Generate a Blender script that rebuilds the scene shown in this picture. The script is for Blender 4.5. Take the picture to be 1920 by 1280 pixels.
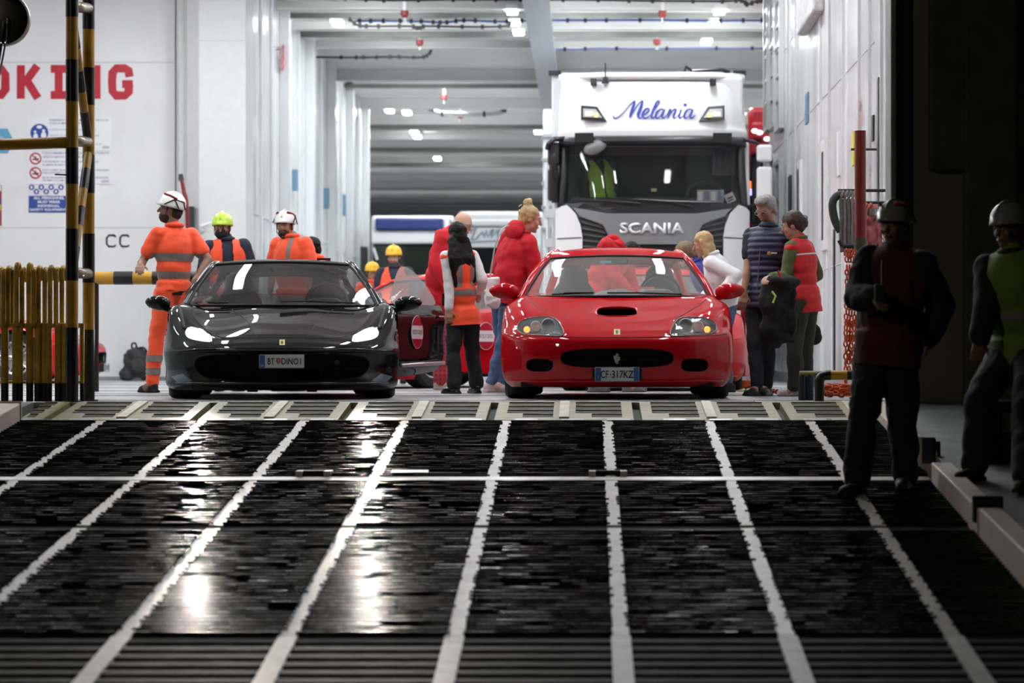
import bpy, bmesh, math, random
from math import sin, cos, pi, radians as R, tan, sqrt, atan2
from mathutils import Vector as V, Matrix as M, noise, Euler
from mathutils.bvhtree import BVHTree
random.seed(7)
for _o in list(bpy.data.objects): bpy.data.objects.remove(_o)
scn = bpy.context.scene
C = scn.collection
# ---------------------------------------------------------------- camera, world, exposure
FPX = 5600.0; CZ = 0.34
cam = bpy.data.objects.new('camera', bpy.data.cameras.new('camera')); C.objects.link(cam)
cam.location = (0, 0, CZ); cam.rotation_euler = (R(90), 0, 0)
cam.data.sensor_width = 36; cam.data.lens = FPX/1920*36
cam.data.shift_x = -140/1920; cam.data.shift_y = 30/1920
cam.data.clip_start = 0.5; cam.data.clip_end = 400
cam.data.dof.use_dof = True; cam.data.dof.focus_distance = 24.6; cam.data.dof.aperture_fstop = 2.8
scn.camera = cam
W = bpy.data.worlds.new('night'); scn.world = W; W.use_nodes = True
W.node_tree.nodes['Background'].inputs[0].default_value = (0.55, 0.75, 0.6, 1)
W.node_tree.nodes['Background'].inputs[1].default_value = 0.006
scn.view_settings.view_transform = 'Standard'; scn.view_settings.look = 'None'
scn.view_settings.gamma = 1; scn.view_settings.use_curve_mapping = False
scn.view_settings.exposure = 0.0
scn.cycles.use_denoising = True
scn.cycles.max_bounces = 7; scn.cycles.diffuse_bounces = 4; scn.cycles.glossy_bounces = 4
scn.cycles.transmission_bounces = 6; scn.cycles.transparent_max_bounces = 12
scn.cycles.sample_clamp_indirect = 6; scn.cycles.caustics_refractive = False
LAMP = 72.0
def spot(name, loc, target, power, size, col=(1,1,1), radius=0.05, blend=0.5):
    l = bpy.data.lights.new(name, 'SPOT'); l.energy = power; l.color = col; l.spot_size = R(size); l.spot_blend = blend; l.shadow_soft_size = radius
    o = bpy.data.objects.new(name, l); C.objects.link(o); o.location = loc
    o.rotation_euler = (V(target)-V(loc)).to_track_quat('-Z', 'Y').to_euler(); return o
# quay floodlight: warm, high up, behind and to the left of the camera
spot('quay_floodlight', (-13, 1.0, 9), (1.5, 16, -0.4), 1250, 80, (1.0, 0.86, 0.70), 0.5)

# ---------------------------------------------------------------- pixel helpers
def SX(x, Y): return (x-1100)*Y/FPX
def SZ(y, Y): return CZ+(670-y)*Y/FPX
# ---------------------------------------------------------------- materials
MATS = {}
def mat(name, col, rough=0.5, metal=0.0, coat=0.0, var=0.0, vscale=8.0, stretch=(1,1,1), bump=0.0, bscale=60.0, emit=0.0, ecol=None, trans=0.0, alpha=1.0, ior=1.45, rvar=0.0, sheen=0.0, var_col=None, spec=0.5):
    if name in MATS: return MATS[name]
    m = bpy.data.materials.new(name); m.use_nodes = True; nt = m.node_tree; b = nt.nodes['Principled BSDF']
    b.inputs['Base Color'].default_value = (*col, 1); b.inputs['Roughness'].default_value = rough
    b.inputs['Metallic'].default_value = metal; b.inputs['Coat Weight'].default_value = coat; b.inputs['Coat Roughness'].default_value = 0.04
    b.inputs['Transmission Weight'].default_value = trans; b.inputs['Alpha'].default_value = alpha; b.inputs['IOR'].default_value = ior
    b.inputs['Sheen Weight'].default_value = sheen; b.inputs['Specular IOR Level'].default_value = spec
    if emit: b.inputs['Emission Color'].default_value = (*(ecol or col), 1); b.inputs['Emission Strength'].default_value = emit
    m.diffuse_color = (*col, 1)
    if var or bump or rvar:
        tc = nt.nodes.new('ShaderNodeTexCoord'); mp = nt.nodes.new('ShaderNodeMapping'); mp.inputs['Scale'].default_value = stretch
        nt.links.new(tc.outputs['Object'], mp.inputs['Vector'])
    if var or rvar:
        n = nt.nodes.new('ShaderNodeTexNoise'); n.inputs['Scale'].default_value = vscale; n.inputs['Detail'].default_value = 5; nt.links.new(mp.outputs[0], n.inputs['Vector'])
        r = nt.nodes.new('ShaderNodeMapRange'); r.inputs['From Min'].default_value = 0.3; r.inputs['From Max'].default_value = 0.7; nt.links.new(n.outputs[0], r.inputs[0])
    if var:
        mx = nt.nodes.new('ShaderNodeMix'); mx.data_type = 'RGBA'
        c2 = var_col or tuple(max(0, c*(1-var)) for c in col)
        mx.inputs['A'].default_value = (*c2, 1); mx.inputs['B'].default_value = (*col, 1)
        nt.links.new(r.outputs[0], mx.inputs['Factor']); nt.links.new(mx.outputs['Result'], b.inputs['Base Color'])
    if rvar:
        r2 = nt.nodes.new('ShaderNodeMapRange'); r2.inputs['To Min'].default_value = max(0.02, rough-rvar); r2.inputs['To Max'].default_value = min(1, rough+rvar)
        nt.links.new(r.outputs[0], r2.inputs[0]); nt.links.new(r2.outputs[0], b.inputs['Roughness'])
    if bump:
        n2 = nt.nodes.new('ShaderNodeTexNoise'); n2.inputs['Scale'].default_value = bscale; n2.inputs['Detail'].default_value = 3; nt.links.new(mp.outputs[0], n2.inputs['Vector'])
        bp = nt.nodes.new('ShaderNodeBump'); bp.inputs['Strength'].default_value = bump; bp.inputs['Distance'].default_value = 0.02
        nt.links.new(n2.outputs[0], bp.inputs['Height']); nt.links.new(bp.outputs[0], b.inputs['Normal'])
    MATS[name] = m; return m
white_wall = mat('white_wall', (0.80,0.82,0.84), 0.45, var=0.10, vscale=1.2, bump=0.02)
white_gloss = mat('white_gloss_wall', (0.74,0.77,0.79), 0.22, var=0.16, vscale=1.6, stretch=(1,1,0.12), rvar=0.08, bump=0.25, bscale=2.2)
ceil_m = mat('ceiling_white', (0.80,0.81,0.79), 0.45, var=0.12, vscale=1.0)
beam_m = mat('beam_white', (0.80,0.81,0.79), 0.35, var=0.12, vscale=2.0, stretch=(0.3,1,1))
deck_m = mat('deck_grey', (0.40,0.42,0.43), 0.38, var=0.35, vscale=2.5, stretch=(0.35,2,1), rvar=0.15, bump=0.1, bscale=20)
steel_d = mat('dark_steel', (0.045,0.05,0.05), 0.4, 0.4, var=0.3, vscale=5)
steel = mat('bare_steel', (0.42,0.43,0.44), 0.32, 0.85, var=0.2, vscale=9)
black = mat('black_paint', (0.012,0.012,0.013), 0.35, var=0.2)
blackm = mat('matt_black', (0.008,0.008,0.009), 0.75)
rubber = mat('tyre_rubber', (0.012,0.012,0.013), 0.65, bump=0.1)
yellow = mat('safety_yellow', (0.55,0.30,0.025), 0.38, var=0.35, vscale=7, bump=0.05)
olive_y = mat('worn_flap_yellow', (0.25,0.215,0.075), 0.5, var=0.45, vscale=6, stretch=(1,3,1), bump=0.1)
red_p = mat('red_sign_paint', (0.45,0.012,0.03), 0.5, var=0.15)
red_d = mat('red_pipe_paint', (0.20,0.012,0.012), 0.45, var=0.2)
orange_c = mat('orange_chain', (0.65,0.10,0.02), 0.4, var=0.35, vscale=20)
chrome = mat('chrome', (0.7,0.7,0.72), 0.08, 1.0)
white_p = mat('white_plastic', (0.8,0.81,0.82), 0.3)
sign_w = mat('sign_white', (0.78,0.80,0.84), 0.4)
sign_b = mat('sign_blue', (0.02,0.06,0.28), 0.4)
sign_t = mat('sign_text_blue', (0.05,0.07,0.2), 0.5)
lblue = mat('light_blue_sign', (0.10,0.33,0.50), 0.4)
cable_b = mat('blue_cable', (0.02,0.05,0.25), 0.4)
fill_m2 = mat('fill_glow_soft', (1,1,1), 0.3, emit=34, ecol=(0.965,0.985,1.0))
fill_m3 = mat('fill_glow_far', (1,1,1), 0.3, emit=110, ecol=(0.965,0.985,1.0))
lamp_m = mat('lamp_glow', (1,1,1), 0.3, emit=LAMP, ecol=(0.965,0.985,1.0))
glass = mat('clear_glass', (0.85,0.9,0.88), 0.02, trans=0.0, alpha=0.16, spec=0.9)
glass_d = mat('dark_glass', (0.01,0.012,0.012), 0.03, alpha=0.80, spec=0.9)

# ---------------------------------------------------------------- mesh helpers
class MB:
    def __init__(s): s.v = []; s.f = []
    def add(s, vs, fs):
        b = len(s.v); s.v += [tuple(v) for v in vs]; s.f += [tuple(b+i for i in f) for f in fs]; return s
    def box(s, c, d, rot=None, taper=1.0):
        hx, hy, hz = d[0]/2, d[1]/2, d[2]/2; vs = []
        for z in (-hz, hz):
            t = taper if z > 0 else 1
            vs += [V((-hx*t,-hy*t,z)), V((hx*t,-hy*t,z)), V((hx*t,hy*t,z)), V((-hx*t,hy*t,z))]
        if rot is not None: vs = [rot @ v for v in vs]
        return s.add([v+V(c) for v in vs], [(0,3,2,1),(4,5,6,7),(0,1,5,4),(1,2,6,5),(2,3,7,6),(3,0,4,7)])
    def b2(s, a, b): return s.box([(a[i]+b[i])/2 for i in range(3)], [abs(b[i]-a[i]) for i in range(3)])
    def cyl(s, a, b, r0, r1=None, n=14, cap=True):
        a = V(a); b = V(b); r1 = r0 if r1 is None else r1; d = b-a
        if d.length < 1e-6: return s
        q = d.to_track_quat('Z', 'Y'); vs = []
        for p, r in ((a, r0), (b, r1)):
            for k in range(n): vs.append(p+q @ V((r*cos(2*pi*k/n), r*sin(2*pi*k/n), 0)))
        fs = [(k, (k+1) % n, n+(k+1) % n, n+k) for k in range(n)]
        if cap: fs += [tuple(range(n))[::-1], tuple(range(n, 2*n))]
        return s.add(vs, fs)
    def tube(s, pts, r, n=8, cyc=False):
        pts = [V(p) for p in pts]; m = len(pts); vs = []; fs = []; up = V((0.13,0.21,1)).normalized()
        for i, p in enumerate(pts):
            a = pts[(i-1) % m] if (cyc or i) else p; b = pts[(i+1) % m] if (cyc or i < m-1) else p
            t = (b-a); t = t.normalized() if t.length > 1e-9 else V((0,0,1))
            x = t.cross(up); x = x.normalized() if x.length > 1e-4 else V((1,0,0)); y = x.cross(t)
            rr = r[i] if isinstance(r, (list, tuple)) else r
            for k in range(n): vs.append(p+(x*cos(2*pi*k/n)+y*sin(2*pi*k/n))*rr)
        L = m if cyc else m-1
        for i in range(L):
            for k in range(n):
                a = i*n+k; b = i*n+(k+1) % n; c = ((i+1) % m)*n+(k+1) % n; d = ((i+1) % m)*n+k; fs.append((a,b,c,d))
        if not cyc: fs += [tuple(range(n))[::-1], tuple(range((m-1)*n, m*n))]
        return s.add(vs, fs)
    def sph(s, c, r, nu=16, nv=10, rot=None):
        if not isinstance(r, (tuple, list)): r = (r, r, r)
        vs = [V((0,0,-r[2]))]
        for j in range(1, nv):
            a = -pi/2+pi*j/nv
            for i in range(nu): vs.append(V((r[0]*cos(a)*cos(2*pi*i/nu), r[1]*cos(a)*sin(2*pi*i/nu), r[2]*sin(a))))
        vs.append(V((0,0,r[2])))
        fs = [(0, 1+(i+1) % nu, 1+i) for i in range(nu)]
        for j in range(nv-2):
            for i in range(nu): a = 1+j*nu; fs.append((a+i, a+(i+1) % nu, a+nu+(i+1) % nu, a+nu+i))
        t = len(vs)-1; a = 1+(nv-2)*nu; fs += [(a+i, a+(i+1) % nu, t) for i in range(nu)]
        if rot is not None: vs = [rot @ v for v in vs]
        return s.add([v+V(c) for v in vs], fs)
    def lathe(s, prof, c=(0,0,0), axis='Z', n=24, close=False):
        vs = []; m = len(prof)
        for r, z in prof:
            for k in range(n):
                a = 2*pi*k/n; p = (r*cos(a), r*sin(a), z)
                if axis == 'X': p = (p[2], p[0], p[1])
                if axis == 'Y': p = (p[1], p[2], p[0])
                vs.append(V(p)+V(c))
        L = m if close else m-1; fs = []
        for j in range(L):
            for k in range(n): fs.append((j*n+k, j*n+(k+1) % n, ((j+1) % m)*n+(k+1) % n, ((j+1) % m)*n+k))
        return s.add(vs, fs)
    def prism(s, poly, y0, y1, f=None):
        # polygon in (x, z) extruded along y; f maps (x, y, z) to a point
        f = f or (lambda x, y, z: (x, y, z)); n = len(poly)
        vs = [f(p[0], y0, p[1]) for p in poly]+[f(p[0], y1, p[1]) for p in poly]
        return s.add(vs, [tuple(range(n)), tuple(range(2*n-1, n-1, -1))]+[(k, n+k, n+(k+1) % n, (k+1) % n) for k in range(n)])
    def build(s, name, m, parent=None, smooth=False, bevel=0, sub=0, fix=True, loc=None, seg=2, **props):
        me = bpy.data.meshes.new(name); me.from_pydata(s.v, [], s.f)
        if fix:
            bm = bmesh.new(); bm.from_mesh(me); bmesh.ops.recalc_face_normals(bm, faces=bm.faces); bm.to_mesh(me); bm.free()
        return link(name, me, m, parent, smooth, bevel, sub, loc, seg, **props)
def link(name, me, m, parent=None, smooth=False, bevel=0, sub=0, loc=None, seg=2, **props):
    for q in (m if isinstance(m, (list, tuple)) else [m]): me.materials.append(q)
    if smooth:
        for p in me.polygons: p.use_smooth = True
    o = bpy.data.objects.new(name, me); C.objects.link(o); o.parent = parent
    if loc is not None: o.location = loc
    if bevel: b = o.modifiers.new('b', 'BEVEL'); b.width = bevel; b.segments = seg; b.limit_method = 'ANGLE'; b.angle_limit = R(40)
    if sub: b = o.modifiers.new('s', 'SUBSURF'); b.levels = sub; b.render_levels = sub
    if smooth and bevel == 0 and not sub and smooth != 'all':
        me.shade_smooth() if False else None
    for k, v in props.items(): o[k] = v
    return o
def thing(name, label, cat, loc=(0,0,0), rz=0, group=None, parent=None):
    o = bpy.data.objects.new(name, None); C.objects.link(o); o.location = loc; o.rotation_euler = (0,0,rz); o.empty_display_size = 0.1
    if label: o['label'] = label; o['category'] = cat
    if group: o['group'] = group
    return o
def tag(o, label, cat, group=None):
    o['label'] = label; o['category'] = cat
    if group: o['group'] = group
    return o
def copy_tree(o, parent=None):
    c = o.copy(); C.objects.link(c); c.parent = parent
    for ch in list(o.children): copy_tree(ch, c)
    return c
def autosmooth(o, ang=35):
    me = o.data; bm = bmesh.new(); bm.from_mesh(me)
    for f in bm.faces: f.smooth = True
    for e in bm.edges:
        if len(e.link_faces) == 2 and e.calc_face_angle(0) > R(ang): e.smooth = False
    bm.to_mesh(me); bm.free(); return o
def realize(o):
    dg = bpy.context.evaluated_depsgraph_get(); me = bpy.data.meshes.new_from_object(o.evaluated_get(dg)); o.modifiers.clear(); o.data = me; return o
def text(s, name, m, parent, cx, cz, w, h, y=0.0, off=0.0, ext=0.001, f=None, shear=0.0, space=1.0, align='C', **props):
    cu = bpy.data.curves.new(name, 'FONT'); cu.body = s; cu.offset = off; cu.shear = shear; cu.space_character = space; cu.resolution_u = 3; cu.align_x = 'LEFT'
    t = bpy.data.objects.new(name, cu); C.objects.link(t); dg = bpy.context.evaluated_depsgraph_get(); me = bpy.data.meshes.new_from_object(t.evaluated_get(dg))
    bpy.data.objects.remove(t)
    xs = [v.co.x for v in me.vertices]; ys = [v.co.y for v in me.vertices]
    x0, x1, y0, y1 = min(xs), max(xs), min(ys), max(ys); kz = h/(y1-y0); kx = w/(x1-x0) if w else kz
    for v in me.vertices:
        X = (v.co.x-(x0+x1)/2)*kx; Z = (v.co.y-(y0+y1)/2)*kz
        if align == 'L': X = (v.co.x-x0)*kx
        p = (cx+X, y, cz+Z)
        v.co = f(*p) if f else p
    if ext:
        bm = bmesh.new(); bm.from_mesh(me); r = bmesh.ops.extrude_face_region(bm, geom=bm.faces[:])
        n = V((0,-1,0)) if not f else None
        if n is not None: bmesh.ops.translate(bm, verts=[g for g in r['geom'] if isinstance(g, bmesh.types.BMVert)], vec=n*ext)
        bmesh.ops.recalc_face_normals(bm, faces=bm.faces); bm.to_mesh(me); bm.free()
    return link(name, me, m, parent, **props)
def strokes(mb, polys, wid, y=0.0, th=0.004, f=None):
    # flat lettering: each stroke is a polyline of (x, z) or (x, z, width)
    for i, pl in enumerate(polys):
        pts = [V((p[0], p[1])) for p in pl]; ws = [p[2] if len(p) > 2 else wid for p in pl]; L = []; Rr = []
        for k, p in enumerate(pts):
            a = pts[max(0, k-1)]; b = pts[min(len(pts)-1, k+1)]; t = (b-a).normalized(); n = V((-t.y, t.x))
            if 0 < k < len(pts)-1:
                t1 = (p-a).normalized(); q = max(0.5, n.dot(V((-t1.y, t1.x)))); n = n/q
            L.append(p+n*ws[k]/2); Rr.append(p-n*ws[k]/2)
        yy = y-0.0004*i
        for k in range(len(pts)-1):
            mb.prism([L[k], L[k+1], Rr[k+1], Rr[k]], yy, yy-th, f)
    return mb
def cr(p, n=8):
    # Catmull-Rom through points (any dimension)
    out = []; P = [V(q) for q in p]
    for i in range(len(P)-1):
        a = P[max(0,i-1)]; b = P[i]; c = P[i+1]; d = P[min(len(P)-1,i+2)]
        for k in range(n):
            t = k/n; out.append(0.5*((2*b)+(c-a)*t+(2*a-5*b+4*c-d)*t*t+(3*b-a-3*c+d)*t**3))
    out.append(P[-1]); return out
# ================================================================ THE SETTING
ST = dict(kind='structure')
SL = 0.091; Y0 = 22.4
def rz(Y): return -(Y0-Y)*SL
def onramp(x, y, z): return (x, y, rz(y)+z)
# deck floor inside the ship
fl = MB(); fl.b2((-12, Y0, -0.3), (9, 130, 0)); floor = fl.build('floor', deck_m, **ST)
for (ya, yb, m_) in ((22.55,22.66,steel),(23.1,23.14,blackm),(23.62,23.66,blackm),(26.6,26.64,blackm),(27.9,27.95,steel),(30.4,30.44,blackm),(33.4,33.44,blackm),(37.0,37.05,blackm)):
    b = MB(); b.b2((-9, ya, 0), (2.7, yb, 0.003)); b.build('seam_strip', m_, floor)
b = MB(); b.b2((-0.9, 22.75, 0), (0.35, 23.02, 0.004)); b.build('worn_yellow_patch', olive_y, floor)
b = MB(); b.b2((1.3, 22.75, 0), (2.2, 23.3, 0.004)); b.build('worn_yellow_patch', olive_y, floor)
b = MB(); b.b2((1.25, 26.5, 0), (2.7, 27.5, 0.004)); b.b2((1.5, 29.5, 0), (2.7, 31.0, 0.004)); b.build('yellow_floor_marking', olive_y, floor)
# left bulkhead
YL = 44.0
b = MB(); b.b2((-11, YL, -0.1), (SX(328, YL), YL+0.3, 7)); wall_back = b.build('wall_back', white_wall, **ST)
for yy in (117, 427):
    b = MB(); z = SZ(yy, YL); b.b2((-11, YL-0.004, z-0.006), (SX(328, YL), YL, z+0.006)); b.build('weld_seam', mat('seam_grey', (0.5,0.52,0.55), 0.5), wall_back)
b = MB(); b.b2((-11, YL-0.006, 0), (SX(328, YL), YL, 0.06)); b.build('baseboard', mat('base_grey', (0.25,0.26,0.28), 0.5), wall_back)
# white pillar box and rounded pilaster between bulkhead and long wall
b = MB()
x0, x1, x2 = SX(328, 43.6), SX(373, 43.4), SX(461, 43.4)
b.v = []; pr = [(x0, 44.05), (x0, 43.75), (x0+0.06, 43.62), (x0+0.12, 43.7), (x0+0.18, 43.58), (x0+0.27, 43.5), (x1, 43.4), (x2, 43.4), (x2, 44.4), (x0, 44.4)]
n = len(pr); b.add([(p[0], p[1], 0) for p in pr]+[(p[0], p[1], 7) for p in pr], [tuple(range(n))[::-1], tuple(range(n, 2*n))]+[(k, (k+1) % n, n+(k+1) % n, n+k) for k in range(n)])
pil = b.build('pillar', mat('pillar_white', (0.70,0.72,0.72), 0.45, var=0.05), bevel=0.01, **ST)
b = MB(); b.b2((x1, 43.395, SZ(76,43.4)-0.004), (x2, 43.4, SZ(76,43.4)+0.004)); b.build('weld_seam', MATS['seam_grey'], pil)
b = MB(); b.b2((SX(352,43.4), 43.35, SZ(455,43.4)), (SX(364,43.4), 43.46, SZ(387,43.4))); b.build('hatch_recess', steel_d, pil)
b = MB(); b.b2((SX(376,43.4), 43.3, SZ(434,43.4)), (SX(384,43.4), 43.4, SZ(420,43.4))); b.cyl((SX(380,43.4),43.28,SZ(425,43.4)),(SX(398,43.4),43.28,SZ(418,43.4)),0.02); b.build('valve_box', white_p, pil)
# long left wall, Y 44 .. 68.7
XL = -5.03
b = MB(); b.b2((XL-0.3, YL+0.1, -0.1), (XL, 68.7, 7)); wall_left = b.build('wall_left', white_gloss, **ST)
for i in range(1, 17):
    y = 44.4+i*1.5
    if y > 68.6: break
    b = MB(); d = 0.16 if i % 3 == 0 else 0.05; b.b2((XL, y, 0), (XL+d, y+(0.18 if i % 3 == 0 else 0.05), 6.1)); b.build('wall_frame', white_gloss, wall_left, bevel=0.01)
b = MB(); b.b2((XL, 44.2, 2.50), (XL+0.012, 68.7, 2.515)); b.build('weld_seam', MATS['seam_grey'], wall_left)
for (px, py0, py1) in ((548,318,357),(608,353,390),(640,365,405),(657,380,420)):
    yy = XL*FPX/(px-1100); b = MB(); b.b2((XL, yy-0.12, SZ(py1, yy)), (XL+0.09, yy+0.12, SZ(py0, yy))); b.build('wall_bracket', mat('bracket_blue', (0.13,0.25,0.36), 0.5), wall_left)
# red stencilled notice on the long wall
yy = XL*FPX/(527-1100)
for k, s_ in enumerate(('RED', 'ZONE')):
    t = text(s_, 'stencil_lettering', red_p, wall_left, 0, SZ(103+k*22, yy), 1.5, 0.24, f=lambda x, y, z, yy=yy: (XL+0.075, yy-x, z), ext=0, off=0.02)
# right wall
XR = 2.75; YR0, YR1 = 22.6, 45.0
b = MB(); b.b2((XR, YR0, -0.1), (XR+0.3, YR1, 7)); wall_right = b.build('wall_right', white_gloss, **ST)
b = MB(); b.b2((XR-0.02, YR0, 0), (XR, YR1, 0.14)); b.build('baseboard', MATS['base_grey'], wall_right)
def wy(px): return XR*FPX/(px-1100)
def wallbox(name, pxa, pxb, ya, yb, m_, d=0.02, parent=None, **kw):
    # a panel on the right wall given by the photo columns pxa..pxb; ya/yb are heights in metres
    b = MB(); b.b2((XR-d, wy(pxb), ya), (XR, wy(pxa), yb)); return b.build(name, m_, parent or wall_right, **kw)
for (zz, pa, pb) in ((3.35,1450,1640),(4.6,1450,1660),(1.35,1520,1600),(1.42,1620,1665)):
    wallbox('weld_seam', pa, pb, zz, zz+0.012, MATS['seam_grey'], 0.006)
for px in (1478,1492,1540,1556,1582,1612,1632,1654):
    wallbox('panel_rib', px, px+1.2, 0.14, 5.9, white_gloss, 0.025)
# tall dark ventilation openings with white frames
for i, (pa, pb) in enumerate(((1441,1447),(1452,1459),(1462,1470))):
    ya, yb = wy(pb), wy(pa); ym = (ya+yb)/2
    for (p0, p1) in ((246+ (2-i)*-4-(10 if i else 0), -60), (560, 298+i*8-5)):
        z0, z1 = SZ(p0, ym), SZ(p1, ym)
        fr = MB()
        for (u0, u1, w0, w1) in ((ya-0.07, ya, z0, z1), (yb, yb+0.07, z0, z1), (ya-0.07, yb+0.07, z0-0.07, z0), (ya-0.07, yb+0.07, z1, z1+0.07), (ya, yb, (z0+z1)/2-0.03, (z0+z1)/2+0.03)):
            fr.b2((XR-0.08, u0, w0), (XR, u1, w1))
        f_ = fr.build('window_frame', white_gloss, wall_right, bevel=0.006)
        b = MB(); b.b2((XR-0.03, ya, z0), (XR-0.005, yb, z1)); b.build('dark_louvre', black, f_)
        k = int((z1-z0)/0.35); b = MB()
        for q in range(1, k): b.b2((XR-0.06, ya, z0+q*0.35), (XR-0.03, yb, z0+q*0.35+0.03))
        if k > 1: b.build('louvre_slat', white_gloss, f_, kind='stuff')
# thick slab of lagging high on the wall
b = MB(); ya, yb = wy(1546), wy(1514); ym = (ya+yb)/2
b.b2((XR-0.14, ya, SZ(45, ym)), (XR, yb, SZ(-60, ym)))
lag = b.build('insulation_pad', mat('lagging', (0.68,0.69,0.7), 0.7, bump=0.9, bscale=14, var=0.4, vscale=14), wall_right, bevel=0.03)
# wall notices and slots
wallbox('blue_notice', 1512, 1517, SZ(232,wy(1514)), SZ(176,wy(1514)), mat('notice_blue', (0.1,0.2,0.3), 0.5), 0.02)
wallbox('door_slot', 1543, 1551, SZ(470,wy(1547)), SZ(262,wy(1547)), white_p, 0.03); wallbox('door_slot_dark', 1545.5, 1548.5, SZ(450,wy(1547)), SZ(285,wy(1547)), steel_d, 0.035)
wallbox('door_slot', 1497, 1504, SZ(600,wy(1500)), SZ(302,wy(1500)), white_p, 0.03); wallbox('door_slot_dark', 1499, 1502, SZ(580,wy(1500)), SZ(318,wy(1500)), steel_d, 0.035)
wallbox('door_slot_dark', 1481, 1485, SZ(600,wy(1483)), SZ(330,wy(1483)), steel_d, 0.03)
wallbox('notice_strip', 1572, 1576, SZ(330,wy(1574)), SZ(246,wy(1574)), sign_w, 0.02); wallbox('door_slot_dark', 1565, 1566.5, SZ(700,wy(1566)), SZ(430,wy(1566)), steel_d, 0.02)
wallbox('yellow_notice', 1600, 1604, SZ(310,wy(1602)), SZ(248,wy(1602)), mat('notice_yellow', (0.6,0.55,0.05), 0.5), 0.02)
wallbox('door_edge', 1650, 1653, 0.14, SZ(145,wy(1652)), steel_d, 0.03); wallbox('door_slot_dark', 1637, 1640, SZ(265,wy(1638)), SZ(217,wy(1638)), steel_d, 0.02)
yy = wy(1613)
for k, (s_, py, w_) in enumerate((('BEL', 200, 0.3), ('DEPOSIT AB', 228, 0.75))):
    text(s_, 'stencil_lettering', mat('faded_red', (0.55,0.12,0.12), 0.5), wall_right, 0, SZ(py, yy), w_, 0.11, f=lambda x, y, z, yy=yy: (XR-0.012, yy+x-0.0, z), ext=0, off=0.01)
yy = wy(1631)
for k, (s_, py, w_) in enumerate((('TEL', 248, 0.25), ('DEPO', 268, 0.3), ('SAFE', 322, 0.3), ('REF', 356, 0.25), ('FIRE', 620, 0.3))):
    text(s_, 'stencil_lettering', MATS['faded_red'], wall_right, 0, SZ(py, yy), w_, 0.10, f=lambda x, y, z, yy=yy: (XR-0.012, yy+x, z), ext=0, off=0.01)
# dark hull around the opening (right jamb, lintel out of frame, left jamb out of frame)
hull_m = mat('dark_green_hull', (0.15,0.16,0.095), 0.7, var=0.5, vscale=1.2, bump=0.1)
b = MB(); b.b2((SX(1705,22.3), 22.3, SZ(787, 22.3)-0.3), (9, 22.6, 9)); wall_front = b.build('wall_front', hull_m, **ST)
b = MB(); b.b2((SX(1670,22.2), 22.2, -0.3), (SX(1681,22.2), 22.6, 9)); b.build('jamb_edge', mat('jamb_green_grey', (0.2,0.23,0.2), 0.4, var=0.3), wall_front, bevel=0.01)
b = MB(); b.b2((SX(1681,22.2), 22.25, -0.3), (SX(1706,22.2), 22.6, 9)); b.build('jamb_recess', blackm, wall_front)
b = MB(); b.b2((SX(1743,22.2), 22.2, SZ(318,22.2)), (SX(1842,22.2), 22.32, 9)); b.b2((SX(1808,22.2), 22.18, SZ(787,22.2)), (3.2, 22.31, 9)); b.build('hull_panel', mat('darker_hull', (0.055,0.06,0.04), 0.7, var=0.4), wall_front, bevel=0.02)
b = MB(); b.b2((-14, 22.25, -0.3), (-5.2, 22.6, 9)); b.build('wall_front_left', hull_m, **ST)
b = MB(); b.b2((-5.2, 22.25, 6.2), (2.3, 22.6, 9)); b.build('lintel', hull_m, **ST)
b = MB(); b.b2((-11.3, 22.6, -0.1), (-11, 44.3, 7)); b.build('wall_side', white_wall, **ST)
# ceiling with its beams
CP = 6.1; CB = 5.96
b = MB(); b.b2((-11, 22.6, CP), (9, 130, CP+0.3)); ceiling = b.build('ceiling', ceil_m, **ST)
BY = [24,25.5,27,28.5,30,31.5,33,34.5,36,37.5,39,40.5,42,43.5,45,46.6,48.3,49.6,51.2,52.6,54.4,59.7,62.4,66.4,70.7,74,77,81.7,86,91,97,103,110]
for i, y in enumerate(BY):
    b = MB(); xl = -11 if y < 44 or y > 68 else XL; xr = XR if y < 45 else 8
    dz = 0.1 if y in (59.7, 66.4, 70.7, 81.7, 91, 103) else 0.0
    b.b2((xl, y, CB-dz), (xr, y+0.03, CP)); b.b2((xl, y-0.09, CB-dz), (xr, y+0.12, CB-dz+0.025)); b.build('beam', beam_m, ceiling)
shade_m = mat('beam_shade_grey', (0.13,0.14,0.13), 0.6, var=0.3, vscale=3)  # dark plates that paint in the shade between the ceiling beams
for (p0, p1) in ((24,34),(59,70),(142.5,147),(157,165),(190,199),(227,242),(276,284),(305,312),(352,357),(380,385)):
    y = (CB-CZ-.02)*FPX/(670-p1)-0.1; b = MB(); b.b2((XL if y < 68.6 else -11, y, SZ(p1, y)), (8, y+0.02, max(SZ(p0, y), SZ(p1, y)+.03))); b.build('beam_shade', shade_m, ceiling)
b = MB(); b.b2((-0.95, 22.7, 5.62), (-0.55, 74, 5.66)); b.b2((-0.77, 22.7, 5.66), (-0.73, 74, CP)); b.build('girder', mat('girder_grey', (0.42,0.46,0.5), 0.3, var=0.2), ceiling)
# far wall and right side beyond the corridor
b = MB(); b.b2((-11, 118, 0), (9, 118.3, CP)); wall_far = b.build('wall_far', mat('far_grey', (0.5,0.52,0.54), 0.6), **ST)
b = MB(); b.b2((8.7, 45, 0), (9, 118, CP)); b.build('wall_far_right', white_wall, **ST)
b = MB(); b.b2((-11.3, 68.7, 0), (-11, 118, CP)); b.build('wall_far_left', white_wall, **ST)
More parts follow.
